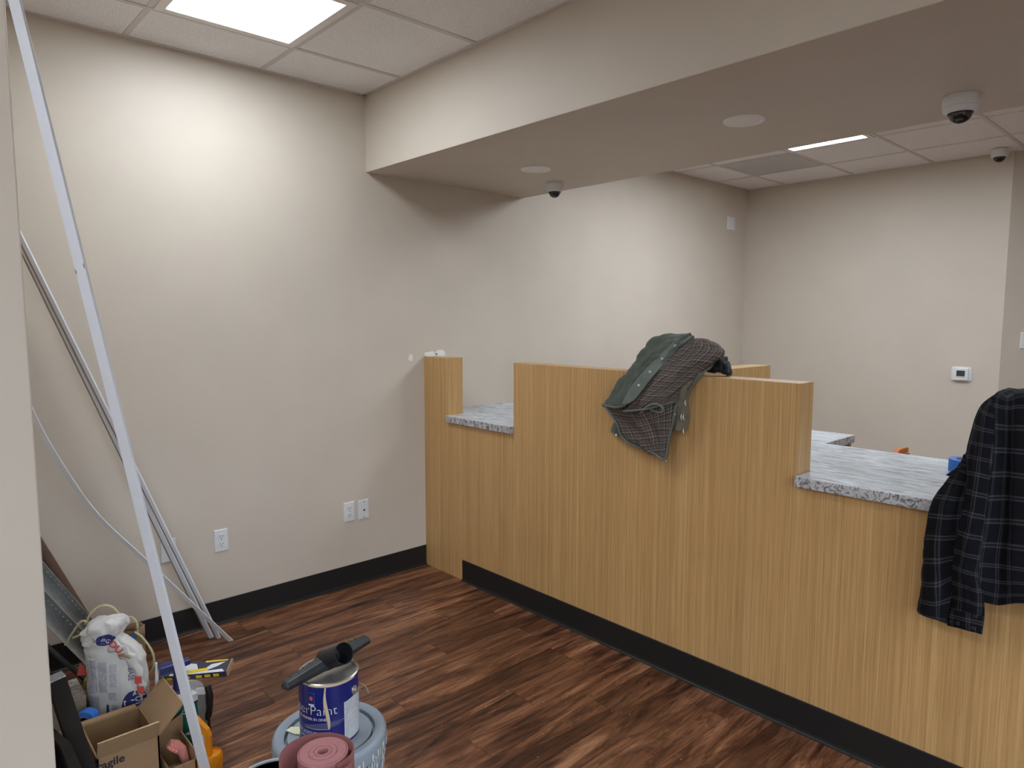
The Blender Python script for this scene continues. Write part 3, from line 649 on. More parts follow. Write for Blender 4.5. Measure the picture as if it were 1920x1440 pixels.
for i, p in enumerate(P):
    d = (P[min(i + 1, 40)] - P[max(i - 1, 0)]).normalized(); s = Vector((0.62, 0.78, 0)); s = (s - d * s.dot(d)).normalized(); n = d.cross(s)
    rings.append([p - s * 0.011 - n * 0.002, p + s * 0.011 - n * 0.002, p + s * 0.011 + n * 0.002, p - s * 0.011 + n * 0.002])
m.grid(rings, closed=True); m.f.append((3, 2, 1, 0)); m.f.append(tuple(160 + i for i in range(4)))
tag(obj('flexible_strip', m, 'white_plastic'), 'thin bowed white plastic strip crossing behind the leaning board', 'strip')
tag(obj('brown_tube', MB().tube([(0.23, -1.79, 0.02), (0.23, -2.128, 0.845)], 0.027, 20), 'brown_pipe', smooth=True), 'dark brown cardboard tube leaning behind the metal corner beads', 'tube')
def corner_bead(a, bb, w, side, label):
    o = thing('corner_bead', a, label, 'corner bead', 'metal corner beads leaning by the near wall')
    a = Vector(a); bb = Vector(bb); d = (bb - a).normalized(); s = Vector(side); s = (s - d * s.dot(d)).normalized(); n = d.cross(s)
    f1 = MB().beam(a + s * (w / 2), bb + s * (w / 2), w / 2, 0.0008, s); obj('flange', f1, 'steel', o)
    f2 = MB().beam(a + n * (w / 2), bb + n * (w / 2), w / 2, 0.0008, n); obj('flange', f2, 'steel', o)
    obj('bead_nose', MB().tube([a, bb], 0.003, 8), 'steel', o, smooth=True)
    dm = MB(); L = (bb - a).length; k = int(L / 0.022)
    for i in range(k):
        p = a + d * (L * (i + 0.5) / k)
        for e, q in ((s, n), (n, s)):
            c = p + e * (w * 0.62)
            dm.add([c + d * 0.0045, c + e * 0.004, c - d * 0.0045, c - e * 0.004, c + q * 0.005, c - q * 0.005], [(0, 1, 4), (1, 2, 4), (2, 3, 4), (3, 0, 4), (1, 0, 5), (2, 1, 5), (3, 2, 5), (0, 3, 5)])
    g = obj('dimples', dm, 'screw', o); g['kind'] = 'stuff'
    return o
corner_bead((0.36, -1.742, 0.01), (0.36, -2.150, 0.75), 0.042, (0.45, -0.5, -0.3), 'perforated steel corner bead leaning nearer the brown tube')
corner_bead((0.42, -1.79, 0.01), (0.44, -2.152, 0.62), 0.05, (0.5, -0.45, -0.3), 'perforated steel corner bead leaning nearer the speckled offcut block')
o = thing('base_offcut', (0.5, -1.85, 0), 'black rubber base offcuts leaning in the dark corner below the beads', 'rubber strip')
obj('strip', MB().beam((0.535, -1.86, 0.02), (0.52, -2.150, 0.46), 0.045, 0.003, (1, 0, 0)), 'rubber', o)
obj('strip', MB().beam((0.60, -1.93, 0.02), (0.60, -2.150, 0.40), 0.028, 0.003, (1, 0.0, 0)), 'rubber', o)
# green cord coil hanging on the offcuts
o = thing('cord_coil', (0.56, -1.955, 0.14), 'yellow-green braided cord coiled in the corner behind the paper sack', 'cord')
for k in range(11):
    c = Vector((0.645 + 0.003 * (k % 3), -1.945 + 0.010 * (k % 4), 0.215 - 0.016 * k)); pts = []
    for i in range(25):
        a = 2 * math.pi * i / 24; pts.append(c + Vector((0.02 * math.cos(a), -0.036 * math.cos(a) + 0.01 * math.sin(a), 0.034 * math.sin(a) + 0.012 * math.cos(a))))
    obj('loop', MB().tube(pts, 0.0065, 7, cap=False), 'rope_green', o, smooth=True)
tag(obj('marker_tag', MB().prism([(0, 0), (0.04, -0.012), (0.012, 0.045)], 0, 0.003, axis=0), 'red_ink'), 'small orange-red triangular tag above the coiled cord', 'tag')
bpy.data.objects['marker_tag'].location = (0.655, -2.005, 0.255)
# speckled offcut block leaning against the near wall, and the dark board beside it
o = thing('countertop_offcut', (1.20, -2.05, 0), 'dark-sided countertop offcut standing on end with grey speckled top', 'offcut')
tr = Vector((1.134, -2.108, 0.486)); br = Vector((1.268, -2.022, 0.0)); d = (tr - br).normalized(); sd = Vector((0, 1, 0.12)); sd = (sd - d * sd.dot(d)).normalized(); bk = Vector((-1, 0, 0)); bk = (bk - d * bk.dot(d) - sd * bk.dot(sd)).normalized()
w = 0.046; q = lambda c: [c, c + bk * 0.10, c + bk * 0.10 - sd * w, c - sd * w]
obj('core', MB().hexa(q(br) + q(tr - d * 0.004)), 'dark_panel', o, bevel=0.001)
obj('end_face', MB().hexa(q(tr - d * 0.004) + q(tr)), 'grey_speckle', o)
o = tag(obj('dark_board', MB().hexa([(1.315, -2.035, 0), (1.315, -2.075, 0), (1.12, -2.165, 0), (1.12, -2.15, 0), (1.26, -2.125, 0.34), (1.26, -2.15, 0.34), (1.13, -2.167, 0.34), (1.13, -2.150, 0.34)]), 'dark_panel'),
        'dark brown board wedged between the near wall and the offcut block', 'board')
o = thing('speckled_offcut', (0.86, -2.05, 0), 'pale countertop offcut with brown speckles lying behind the carton', 'offcut')
obj('core', MB().box(0.64, 0.80, -2.15, -2.005, 0, 0.235), 'raw_edge', o)
obj('top_face', MB().box(0.638, 0.802, -2.152, -2.003, 0.235, 0.238), 'granite_dark', o)
obj('step', MB().box(0.80, 0.918, -2.15, -1.99, 0, 0.144), 'raw_edge', o)
# ------------------------------------------------------------------ paper sack
W = Vector((0.645, 0.763, 0)).normalized(); N = Vector((0.763, -0.645, 0)); BC = Vector((0.79, -1.897, 0))
rg = [(0.0, 0.000, 0.082, 0.038), (0.06, -0.002, 0.090, 0.050), (0.14, -0.002, 0.095, 0.053), (0.22, -0.004, 0.097, 0.052), (0.30, -0.006, 0.096, 0.050), (0.345, -0.010, 0.092, 0.047), (0.375, -0.020, 0.080, 0.043),
      (0.400, -0.032, 0.064, 0.040), (0.418, -0.040, 0.058, 0.046), (0.432, -0.044, 0.066, 0.056), (0.452, -0.044, 0.066, 0.058), (0.470, -0.040, 0.058, 0.050), (0.484, -0.036, 0.040, 0.034), (0.490, -0.034, 0.014, 0.010)]
def ringpt(z, off, hw, hd, a):
    c, s = math.cos(a), math.sin(a); e = 0.62
    x = hw * math.copysign(abs(c) ** e, c); y = hd * math.copysign(abs(s) ** e, s)
    return BC + W * (off + x) + N * y + Vector((0, 0, z + 0.10 * (x) * (1.0 if z > 0.36 else 0.0)))
rows = []; prof = [Vector((a, b2, c2, d2)) for a, b2, c2, d2 in rg]
NV = 64; NU = 72
def cat4(P, t): return catmull(P, t)
for j in range(NV + 1):
    z, off, hw, hd = cat4(prof, j / NV); row = []
    for i in range(NU):
        a = 2 * math.pi * i / NU; p = ringpt(z, off, max(hw, 0.004), max(hd, 0.004), a)
        amt = 0.006 + (0.014 if z > 0.36 else 0.0) * min(1, (z - 0.36) / 0.05 if z > 0.36 else 0)
        rr = (p - (BC + W * off + Vector((0, 0, z)))); rr.z = 0; rr = rr.normalized() if rr.length > 1e-6 else Vector((0, 0, 1))
        k = noise.noise(p * 15) * amt + (0.3 - abs(noise.noise(p * 27 + Vector((3, 1, 2))))) * amt * 1.1 - max(0, 0.12 - abs(noise.noise(Vector((p.x * 30, p.y * 30, p.z * 16))))) * 0.035
        if z < 0.005: k = 0
        row.append(p + rr * k)
    rows.append(row)
sk = MB().grid(rows, closed=True); sk.f.append(tuple(range(NU - 1, -1, -1))); sk.f.append(tuple(NV * NU + i for i in range(NU)))
bag = thing('paper_sack', (BC.x, BC.y, 0), 'crumpled white paper sack with navy print and folded top, standing behind the carton', 'sack')
obj('sack_body', sk, 'paper', bag, smooth=True)
bvh = BVHTree.FromPolygons([Vector(p) for p in sk.v], sk.f)
def on_sack(x, z, lift=0.0014):
    p = BC + W * x + N * 0.3 + Vector((0, 0, z)); h = bvh.ray_cast(p, -N)
    return (h[0] if h[0] is not None else BC + W * x + N * 0.02 + Vector((0, 0, z))) + N * lift
def sack_patch(name, mat, fx, nu=14, nv=14, lift=0.0012): 
    return obj(name, MB().grid([[on_sack(*fx(i / nu, j / nv), lift) for i in range(nu + 1)] for j in range(nv + 1)]), mat, bag, smooth=True)
def strip_lines(x0, x1, z0, z1, n, mat, gap=0.45):       # columns of unreadable small print running down the sack
    m = MB(); rr = random.Random(int(x0 * 1e4))
    for k in range(n):
        xa = x0 + (x1 - x0) * k / n; xb = xa + (x1 - x0) / n * (1 - gap); z = z0
        while z > z1:
            L = rr.uniform(0.02, 0.05); zb = max(z1, z - L)
            m.grid([[on_sack(xa, z + (zb - z) * j / 4), on_sack(xb, z + (zb - z) * j / 4)] for j in range(5)]); z = zb - rr.uniform(0.002, 0.006)
    g = obj('small_print', m, mat, bag); return g
strip_lines(-0.088, -0.052, 0.350, 0.230, 7, 'grey_ink'); strip_lines(-0.045, -0.015, 0.345, 0.235, 6, 'grey_ink'); strip_lines(-0.006, 0.020, 0.335, 0.255, 4, 'grey_ink', 0.6)
strip_lines(-0.088, -0.045, 0.220, 0.08, 8, 'grey_ink'); strip_lines(-0.012, 0.014, 0.235, 0.205, 6, 'grey_ink'); strip_lines(-0.004, 0.018, 0.190, 0.145, 5, 'grey_ink')
strip_lines(-0.022, -0.010, 0.190, 0.145, 1, 'blue_ink', 0.3)
def oval(u, v):
    a = u * 2 * math.pi; r = v
    return (0.070 + 0.040 * r * math.cos(a), 0.165 + 0.072 * r * math.sin(a))
sack_patch('navy_oval', 'blue_ink', oval, 28, 6)
def down(x0, z0):      # lettering that reads downward, rotated a quarter turn clockwise
    return lambda x, y: on_sack(x0 + y, z0 - x, 0.0024)
obj('lettering', text_mb('QUICK', 0.036, down(0.074, 0.245), 'LEFT'), 'white_ink', bag)
obj('lettering', text_mb('LITE', 0.046, down(0.040, 0.208), 'LEFT'), 'white_ink', bag)
obj('lettering', text_mb('BASE', 0.022, down(0.056, 0.322), 'LEFT'), 'blue_ink', bag)
sack_patch('navy_oval', 'blue_ink', lambda u, v: (-0.018 + 0.026 * v * math.cos(u * 6.283), 0.424 + 0.022 * v * math.sin(u * 6.283) + 0.10 * 0.02 * v * math.cos(u * 6.283)), 24, 5)
obj('lettering', text_mb('BG', 0.02, lambda x, y: on_sack(-0.020 + 0.77 * x + 0.64 * y, 0.416 - 0.64 * x + 0.77 * y, 0.0024), 'CENTER'), 'white_ink', bag)
# torn mouth that sags over the right shoulder, with red print
def mouth(x0, z0): return BC + W * x0 + Vector((0, 0, z0))
sp = [mouth(0.0, 0.405) + N * 0.040, mouth(0.032, 0.392) + N * 0.046, mouth(0.062, 0.370) + N * 0.050, mouth(0.085, 0.335) + N * 0.050, mouth(0.098, 0.285) + N * 0.048, mouth(0.106, 0.235) + N * 0.044]
rows = []
for j in range(31):
    p = catmull(sp, j / 30); wv = 0.022 + 0.006 * math.sin(j * 0.9)
    rows.append([p + (W * 0.5 + Vector((0, 0, 0.86))).normalized() * (wv * (k / 6 - 0.5) * 2) + N * (0.010 * math.cos((k / 6 - 0.5) * 2.6) + 0.004 * noise.noise(p * 40 + Vector((k, 0, 0)))) for k in range(7)])
obj('torn_flap', MB().grid(rows), 'paper', bag, smooth=True, solid=0.002)
for zc, xx in ((0.285, 0.097), (0.248, 0.104)):
    obj('red_print', MB().grid([[mouth(xx + (k / 4 - 0.5) * 0.024, zc + (l / 4 - 0.5) * 0.026) + N * 0.0625 for k in range(5)] for l in range(5)]), 'red_ink', bag, solid=0.001)
obj('lettering', text_mb('DU', 0.034, lambda x, y: mouth(0.020 + 0.70 * x + 0.71 * y, 0.398 - 0.71 * x + 0.70 * y) + N * 0.0635, 'CENTER', 0, -0.001), 'red_ink', bag)
obj('seam_roll', MB().tube([mouth(0.035, 0.375) + N * 0.062, mouth(0.055, 0.378) + N * 0.066, mouth(0.075, 0.365) + N * 0.064], [0.004, 0.006, 0.003], 8), 'kraft', bag, smooth=True)
# brown paper bag behind, twine handles
o = thing('kraft_bag', (0.60, -1.80, 0), 'brown paper carrier bag with twine handles behind the white sack', 'bag')
c0 = Vector((0.625, -1.830, 0)); rows = []
for j in range(13):
    z = 0.375 * j / 12; row = []
    for i in range(40):
        a = 2 * math.pi * i / 40; c, s = math.cos(a), math.sin(a); hw, hd = 0.055, 0.035
        p = c0 + W * (hw * math.copysign(abs(c) ** 0.4, c)) + N * (hd * math.copysign(abs(s) ** 0.4, s)) + Vector((0, 0, z))
        k = 0.012 * noise.noise(p * 22) * (j / 12) ** 2
        p = p + W * k * 2 + N * k; p.z += 0.02 * noise.noise(p * 30) * (j / 12) ** 4; row.append(p)
    rows.append(row)
m = MB().grid(rows, closed=True); m.f.append(tuple(range(39, -1, -1))); obj('bag_body', m, 'kraft', o, smooth=True, solid=0.0015)
def handle(pts, par): obj('handle', MB().tube([catmull([Vector(p) for p in pts], i / 24) for i in range(25)], 0.0042, 8), 'twine', par, smooth=True)
handle([c0 + W * 0.00 + N * 0.03 + Vector((0, 0, 0.37)), c0 + W * 0.01 + N * 0.03 + Vector((0, 0, 0.41)), c0 + W * 0.035 + N * 0.03 + Vector((0, 0, 0.425)), c0 + W * 0.055 + N * 0.03 + Vector((0, 0, 0.40)), c0 + W * 0.055 + N * 0.03 + Vector((0, 0, 0.36))], o)
handle([c0 + W * 0.05 + N * 0.04 + Vector((0, 0, 0.37)), c0 + W * 0.085 + N * 0.05 + Vector((0, 0, 0.35)), c0 + W * 0.118 + N * 0.05 + Vector((0, 0, 0.29)), c0 + W * 0.115 + N * 0.05 + Vector((0, 0, 0.23)), c0 + W * 0.08 + N * 0.042 + Vector((0, 0, 0.20))], o)
obj('blue_print', MB().grid([[c0 + W * (0.038 + 0.008 * i) + N * 0.042 + Vector((0, 0, 0.32 + 0.014 * j)) for i in range(3)] for j in range(4)]), 'logo_blue', o, solid=0.001)
o = thing('twine_loop', (0.62, -1.95, 0.40), 'loose twine loop arching over the folded top of the white sack', 'twine')
handle([(0.63, -2.03, 0.37), (0.66, -2.01, 0.42), (0.69, -1.985, 0.465), (0.70, -1.965, 0.455)], o)
handle([(0.69, -1.975, 0.45), (0.70, -1.955, 0.492), (0.72, -1.925, 0.515), (0.735, -1.895, 0.505), (0.745, -1.875, 0.47)], o)
handle([(0.66, -2.01, 0.40), (0.69, -1.98, 0.415), (0.70, -1.965, 0.40)], o)
# ------------------------------------------------------------------ cartons
bx = thing('carton', (1.03, -1.97, 0), 'open brown cardboard carton lettered fragile, flaps up, beside the paper sack', 'box')
x0, x1, y0, y1, hz, th = 0.925, 1.15, -2.045, -1.868, 0.20, 0.005
obj('front_wall', MB().box(x1 - th, x1, y0, y1, 0, hz), 'cardboard', bx); obj('back_wall', MB().box(x0, x0 + th, y0, y1, 0, hz), 'cardboard', bx)
obj('side_wall', MB().box(x0, x1, y1 - th, y1, 0, hz), 'cardboard', bx); obj('side_wall', MB().box(x0, x1, y0, y0 + th, 0, hz), 'cardboard', bx)
obj('bottom', MB().box(x0, x1, y0, y1, 0.0005, th), 'cardboard', bx)
def flap(a, bb, dirv, name='flap'):
    a = Vector(a); bb = Vector(bb); d = Vector(dirv); n = (bb - a).cross(d).normalized() * (th * 0.5)
    q = [a - n, bb - n, bb - n + d * 0.985, a - n + d * 0.985, a + n, bb + n, bb + n + d * 0.985, a + n + d * 0.985]
    f = obj(name, MB().hexa(q), 'cardboard', bx)
    d2 = d * 0.985; e = d * 0.015
    m = MB().hexa([a - n + d2, bb - n + d2, bb - n + d2 + e, a - n + d2 + e, a + n + d2, bb + n + d2, bb + n + d2 + e, a + n + d2 + e])
    obj('cut_edge', m, 'cardboard_edge', f, local=False)
flap((x1, y0, hz), (x1, y1 - 0.004, hz), (0.024, 0, 0.060)); flap((x0, y1, hz), (x1, y1, hz), (0.012, 0.075, 0.085)); flap((x0, y0, hz), (x0, y1 - 0.01, hz), (-0.02, 0, 0.004))
obj('lettering', text_mb('fragile', 0.036, lambda x, y: Vector((x1 + 0.0006, -2.056 + x, 0.160 + y)), 'LEFT', 0, -0.0009), 'ink', bx)
b2 = thing('small_carton', (1.11, -1.80, 0), 'smaller open cardboard carton behind the foot of the leaning board', 'box')
a0, a1, c0_, c1, h2 = 1.02, 1.175, -1.855, -1.765, 0.115
obj('front_wall', MB().box(a1 - 0.004, a1, c0_, c1, 0, h2 - 0.03), 'cardboard', b2); obj('back_wall', MB().hexa([(a0, c0_, 0), (a0 + 0.004, c0_, 0), (a0 + 0.004, c1, 0), (a0, c1, 0), (a0 - 0.01, c0_, h2 + 0.01), (a0 - 0.006, c0_, h2 + 0.01), (a0 - 0.006, c1 + 0.01, h2 + 0.055), (a0 - 0.01, c1 + 0.01, h2 + 0.055)]), 'cardboard', b2)
obj('side_wall', MB().box(a0, a1, c1 - 0.004, c1, 0, h2), 'cardboard', b2); obj('side_wall', MB().box(a0, a1, c0_, c0_ + 0.004, 0, h2 - 0.02), 'cardboard', b2); obj('bottom', MB().box(a0, a1, c0_, c1, 0.0005, 0.004), 'cardboard', b2)
o = thing('rubber_glove', (1.105, -1.81, 0.06), 'small pinkish rubber glove tip poking out of the smaller carton', 'glove')
obj('knuckles', MB().tube([(1.115, -1.835, 0.128), (1.117, -1.826, 0.134), (1.12, -1.812, 0.127), (1.123, -1.795, 0.105), (1.125, -1.785, 0.06)], [0.009, 0.0165, 0.0175, 0.016, 0.013], 14), 'pink', o, smooth=True)
for k in range(3):
    obj('finger', MB().tube([(1.128 + 0.002 * k, -1.838 + 0.008 * k, 0.137 - 0.007 * k), (1.136 + 0.002 * k, -1.832 + 0.008 * k, 0.130 - 0.007 * k), (1.134, -1.826 + 0.008 * k, 0.118 - 0.007 * k)], [0.0055, 0.006, 0.004], 8), 'pink', o, smooth=True)
o = thing('pipe_fitting', (1.15, -1.838, 0.0), 'shiny metal pipe fitting at the corner of the smaller carton', 'fitting')
obj('elbow', MB().tube([(1.192, -1.842, 0.0), (1.192, -1.84, 0.05), (1.19, -1.835, 0.066), (1.186, -1.822, 0.07), (1.184, -1.812, 0.07)], 0.010, 14), 'tin', o, smooth=True)
obj('collar', MB().lathe([(0.0, 0), (0.0135, 0), (0.0135, 0.014), (0.0, 0.014)], (1.192, -1.841, 0.022), 14), 'tin', o)
# caulk tube, blue tape
o = thing('caulk_tube', (0.90, -1.803, 0), 'white sealant tube with pointed nozzle standing behind the carton flap', 'sealant tube')
obj('barrel', MB().lathe([(0, 0), (0.024, 0), (0.024, 0.215), (0.0, 0.222)], (0.900, -1.803, 0.0), 24), 'white_plastic', o, smooth=True)
obj('nozzle', MB().lathe([(0, 0), (0.010, 0), (0.010, 0.01), (0.007, 0.02), (0.0035, 0.105), (0, 0.107)], (0.900, -1.803, 0.222), 16), 'white_plastic', o, smooth=True)
o = thing('tape_roll', (0.862, -2.02, 0.146), 'bright blue tape roll lying between the sack and the dark offcut', 'tape')
ax = Vector((0.75, -0.45, 0.15)).normalized(); cc = Vector((0.862, -2.020, 0.182))
obj('tape', MB().lathe([(0.022, 0), (0.036, 0), (0.036, 0.05), (0.022, 0.05), (0.022, 0)], cc - ax * 0.025, 36, axis=ax), 'blue_tape', o, smooth=True)
obj('core', MB().lathe([(0.019, 0.001), (0.022, 0.001), (0.022, 0.049), (0.019, 0.049), (0.019, 0.001)], cc - ax * 0.025, 30, axis=ax), 'raw_edge', o, smooth=True)
# teal canister, navy tool, printed sleeve, black grip
CB = Vector((0.935, -1.722, 0))
o = thing('canister', CB, 'teal green canister with white lid standing behind the leaning board', 'canister')
obj('body', MB().lathe([(0, 0), (0.056, 0), (0.058, 0.004), (0.058, 0.186), (0, 0.186)], CB, 36), 'teal', o, smooth=True)
obj('lid', MB().lathe([(0, 0.186), (0.0605, 0.186), (0.0605, 0.212), (0.057, 0.216), (0, 0.216)], CB, 36), 'white_plastic', o, smooth=True)
obj('dark_band', MB().lathe([(0.0575, 0.178), (0.0592, 0.178), (0.0592, 0.186), (0.0575, 0.186)], CB, 36), 'black', o)
VA = math.atan2(-2.45 - CB.y, 3.477 - CB.x)
obj('lettering', text_mb('C', 0.022, lambda x, y: CB + Vector((0.0588 * math.cos(VA - 0.10 + x / 0.058), 0.0588 * math.sin(VA - 0.10 + x / 0.058), 0.150 + y)), 'CENTER'), 'white_ink', o)
obj('oval_mark', MB().grid([[CB + Vector((0.0588 * math.cos(VA + 0.12 + (k / 8) * 0.2 * math.cos(a)), 0.0588 * math.sin(VA + 0.12 + (k / 8) * 0.2 * math.cos(a)), 0.075 + 0.006 * (k / 8) * math.sin(a))) for a in [2 * math.pi * i / 20 for i in range(21)]] for k in range(9)]), 'label_grey', o)
o = thing('navy_tool', (0.925, -1.765, 0.216), 'navy blue T-handled hand tool standing on the white canister lid', 'tool')
nb = Vector((0.938, -1.752, 0.216))
obj('foot', MB().lathe([(0, 0), (0.026, 0), (0.026, 0.006), (0.012, 0.012), (0, 0.012)], nb, 24), 'navy', o, smooth=True)
obj('stem', MB().tube([nb + Vector((0, 0, 0.008)), nb + Vector((0, 0.002, 0.07)), nb + Vector((0, 0.004, 0.098))], [0.010, 0.0085, 0.010], 12), 'navy', o, smooth=True)
obj('crossbar', MB().hexa([nb + Vector(q) for q in [(-0.03, -0.05, 0.086), (0.012, -0.052, 0.080), (0.012, 0.05, 0.088), (-0.012, 0.05, 0.094), (-0.03, -0.05, 0.110), (0.010, -0.052, 0.106), (0.010, 0.05, 0.106), (-0.012, 0.05, 0.110)]]), 'navy', o, bevel=0.003)
sl = thing('blade_sleeve', (0.98, -1.70, 0.23), 'long dark cardboard tool sleeve with yellow print lying across the canister', 'package')
ca = Vector((0.862, -1.778, 0.262)); cb = Vector((1.005, -1.590, 0.274)); dd = (cb - ca).normalized(); ss = Vector((0.76, -0.62, -0.22)); ss = (ss - dd * ss.dot(dd)).normalized(); un = ss.cross(dd); un = un if un.z > 0 else -un
hw, ht = 0.033, 0.011; q = lambda c: [c - ss * hw - un * ht, c + ss * hw - un * ht, c + ss * hw + un * ht, c - ss * hw + un * ht]
cb2 = ca + dd * 0.238
obj('sleeve_body', MB().hexa(q(ca) + q(cb2)), 'sleeve', sl, bevel=0.001)
def top(u, v, lift=0.0008): return ca + dd * u + ss * v + un * (ht + lift)
def front(u, v, lift=0.0008): return ca + dd * u + ss * (hw + lift) + un * v
def pp(name, P, mat, fn, lift=0.0008): obj(name, MB().add([fn(u, v, lift) for u, v in P], [tuple(range(len(P)))]), mat, sl, solid=0.0006)
pp('white_print', [(0.085, -0.028), (0.12, -0.020), (0.135, 0.012), (0.10, 0.020), (0.075, 0.004)], 'white_ink', top)
pp('white_print', [(0.155, 0.012), (0.175, -0.012), (0.222, -0.020), (0.20, 0.0), (0.17, 0.016)], 'white_ink', top)
pp('white_print', [(0.04, 0.022), (0.14, 0.022), (0.22, 0.018), (0.232, 0.032), (0.04, 0.032)], 'white_ink', top, 0.0006)
pp('orange_print', [(0.058, -0.002), (0.080, -0.006), (0.088, 0.016), (0.056, 0.018)], 'orange_print', top, 0.0012)
pp('yellow_print', [(0.085, 0.014), (0.165, 0.006), (0.172, 0.020), (0.075, 0.032)], 'yellow', top, 0.0014)
pp('yellow_print', [(0.15, -0.032), (0.228, -0.032), (0.228, -0.026), (0.15, -0.024)], 'yellow', top)
pp('yellow_print', [(0.030, -0.024), (0.052, -0.028), (0.056, -0.012), (0.034, -0.008)], 'yellow', top)
for k in range(6):
    u = 0.030 + k * 0.030 + (0.012 if k > 2 else 0); pp('yellow_letter', [(u, -0.006), (u + 0.020, -0.006), (u + 0.020, 0.005), (u, 0.005)], 'yellow', front)
obj('sleeve_end', MB().hexa([p + dd * 0.001 for p in q(cb2)] + [p + dd * 0.007 + un * 0.003 for p in q(cb2)]), 'cardboard_edge', sl)
o = thing('pull_saw', (0.97, -1.68, 0.1), 'black grip with grey blade hanging below the printed sleeve', 'saw')
obj('grip', MB().tube([(1.010, -1.668, 0.236), (1.018, -1.664, 0.20), (1.018, -1.664, 0.165), (1.011, -1.668, 0.13), (1.006, -1.671, 0.11)], [0.011, 0.012, 0.010, 0.012, 0.009], 12), 'black', o, smooth=True)
obj('blade', MB().beam((0.995, -1.686, 0.225), (1.008, -1.680, 0.005), 0.017, 0.0012, (0.66, 0.75, 0)), 'steel', o)
obj('blade_spine', MB().beam((1.006, -1.672, 0.225), (1.019, -1.667, 0.003), 0.004, 0.003, (0.66, 0.75, 0)), 'black', o)
obj('label_band', MB().beam((0.996, -1.684, 0.228), (0.998, -1.683, 0.205), 0.019, 0.003, (0.66, 0.75, 0)), 'white_plastic', o)
# orange brush
o = thing('orange_brush', (1.17, -1.71, 0), 'orange-yellow plastic brush with upright handle right of the leaning board', 'brush')
hp = [Vector(p) for p in [(1.185, -1.744, 0.0), (1.186, -1.738, 0.16), (1.183, -1.745, 0.212)]]
poly = [(-0.022, 0.0), (0.022, 0.0), (0.026, 0.155), (0.018, 0.178), (-0.020, 0.222), (-0.030, 0.218), (-0.030, 0.03)]
WB = Vector((0.675, 0.737, 0)); NB = Vector((0.737, -0.675, 0)); ob = Vector((1.172, -1.738, 0))
m = MB(); n = len(poly)
m.add([ob + WB * a + Vector((0, 0, z)) - NB * 0.009 for a, z in poly] + [ob + WB * a + Vector((0, 0, z)) + NB * 0.009 for a, z in poly], [tuple(range(n - 1, -1, -1)), tuple(range(n, 2 * n))] + [(i, (i + 1) % n, (i + 1) % n + n, i + n) for i in range(n)])
obj('handle', m, 'orange', o, bevel=0.004)
cc = ob + WB * 0.024 - NB * 0.0
obj('cup', MB().lathe([(0, 0.030), (0.030, 0.030), (0.034, 0.05), (0.034, 0.085), (0.030, 0.095), (0.028, 0.088), (0, 0.086)], cc, 30), 'orange', o, smooth=True)
obj('cup_foot', MB().lathe([(0, 0), (0.030, 0), (0.030, 0.030), (0, 0.030)], cc, 30), 'cardboard', o, smooth=True)
m = MB(); rr = random.Random(5)
for k in range(70):
    p = ob + WB * rr.uniform(-0.012, 0.004) + NB * 0.009 + Vector((0, 0, rr.uniform(0.10, 0.16))); e = p + NB * rr.uniform(0.008, 0.018) + WB * rr.uniform(-0.008, 0.012) + Vector((0, 0, rr.uniform(-0.008, 0.008)))
    m.tube([p, e], [0.0012, 0.0004], 4)
g = obj('bristles', m, 'bristle', o); g['kind'] = 'stuff'
# ------------------------------------------------------------------ pail, can, nozzle, roll, black bucket
PC = Vector((1.749, -1.573, 0)); VP = math.atan2(-2.45 - PC.y, 3.477 - PC.x)
p = thing('paint_pail', PC, 'grey lidded plastic pail with dried paint drips standing on the wood floor', 'pail')
obj('pail_body', MB().lathe([(0, 0), (0.130, 0), (0.1365, 0.006), (0.146, 0.255), (0.151, 0.257), (0.151, 0.268), (0.147, 0.27), (0.1475, 0.295), (0.153, 0.297), (0.153, 0.309), (0.149, 0.311), (0.150, 0.340), (0, 0.340)], PC, 64), 'pail_grey', p, smooth=True)
obj('lid', MB().lathe([(0, 0.366), (0.117, 0.366), (0.1185, 0.352), (0.1245, 0.352), (0.126, 0.370), (0.136, 0.376), (0.150, 0.376), (0.156, 0.371), (0.1585, 0.362), (0.1585, 0.328), (0.1545, 0.326), (0.1545, 0.336), (0.0, 0.342)], PC, 64), 'pail_grey', p, smooth=True)
def on_pail(da, z, r): return PC + Vector((r * math.cos(VP + da), r * math.sin(VP + da), z))
rr = random.Random(11)
for k in range(40):
    da = rr.uniform(0.25, 1.45); z1 = rr.uniform(0.30, 0.36); L = rr.uniform(0.02, 0.06); wd = rr.uniform(0.006, 0.03); r0 = 0.1592 if z1 > 0.33 else 0.1515
    rows = []
    for j in range(7):
        t = j / 6; ww = wd * (1 - 0.75 * t) * (0.6 + 0.5 * abs(noise.noise(Vector((k, j * 0.7, 0))))); z = z1 - L * t; r_ = 0.1592 if z > 0.327 else (0.1536 if z > 0.296 else (0.1516 if z > 0.256 else 0.1468))
        rows.append([on_pail(da + ww * (i / 4 - 0.5) * 2 * 1.6, z + 0.004 * noise.noise(Vector((i, k, j))), r_ + 0.0006 + 0.0006 * math.sin(math.pi * i / 4)) for i in range(5)])
    obj('paint_drip', MB().grid(rows), 'drip_white', p, smooth=True)
tag(obj('paper_scrap', MB().prism([(1.708, -1.676), (1.742, -1.664), (1.760, -1.645), (1.722, -1.636), (1.702, -1.658)], 0.3768, 0.379), 'scrap'), 'cream paper scrap lying on the grey pail lid beside the can', 'paper')
bpy.data.objects['paper_scrap'].location = (-0.045, 0.010, -0.0085)
KC = Vector((1.757, -1.5775, 0.3665)); VK = math.atan2(-2.45 - KC.y, 3.477 - KC.x); R = 0.0815; KH = 0.192
k = thing('paint_can', KC, 'navy blue labelled paint can with a beige drip, standing on the grey pail', 'can')
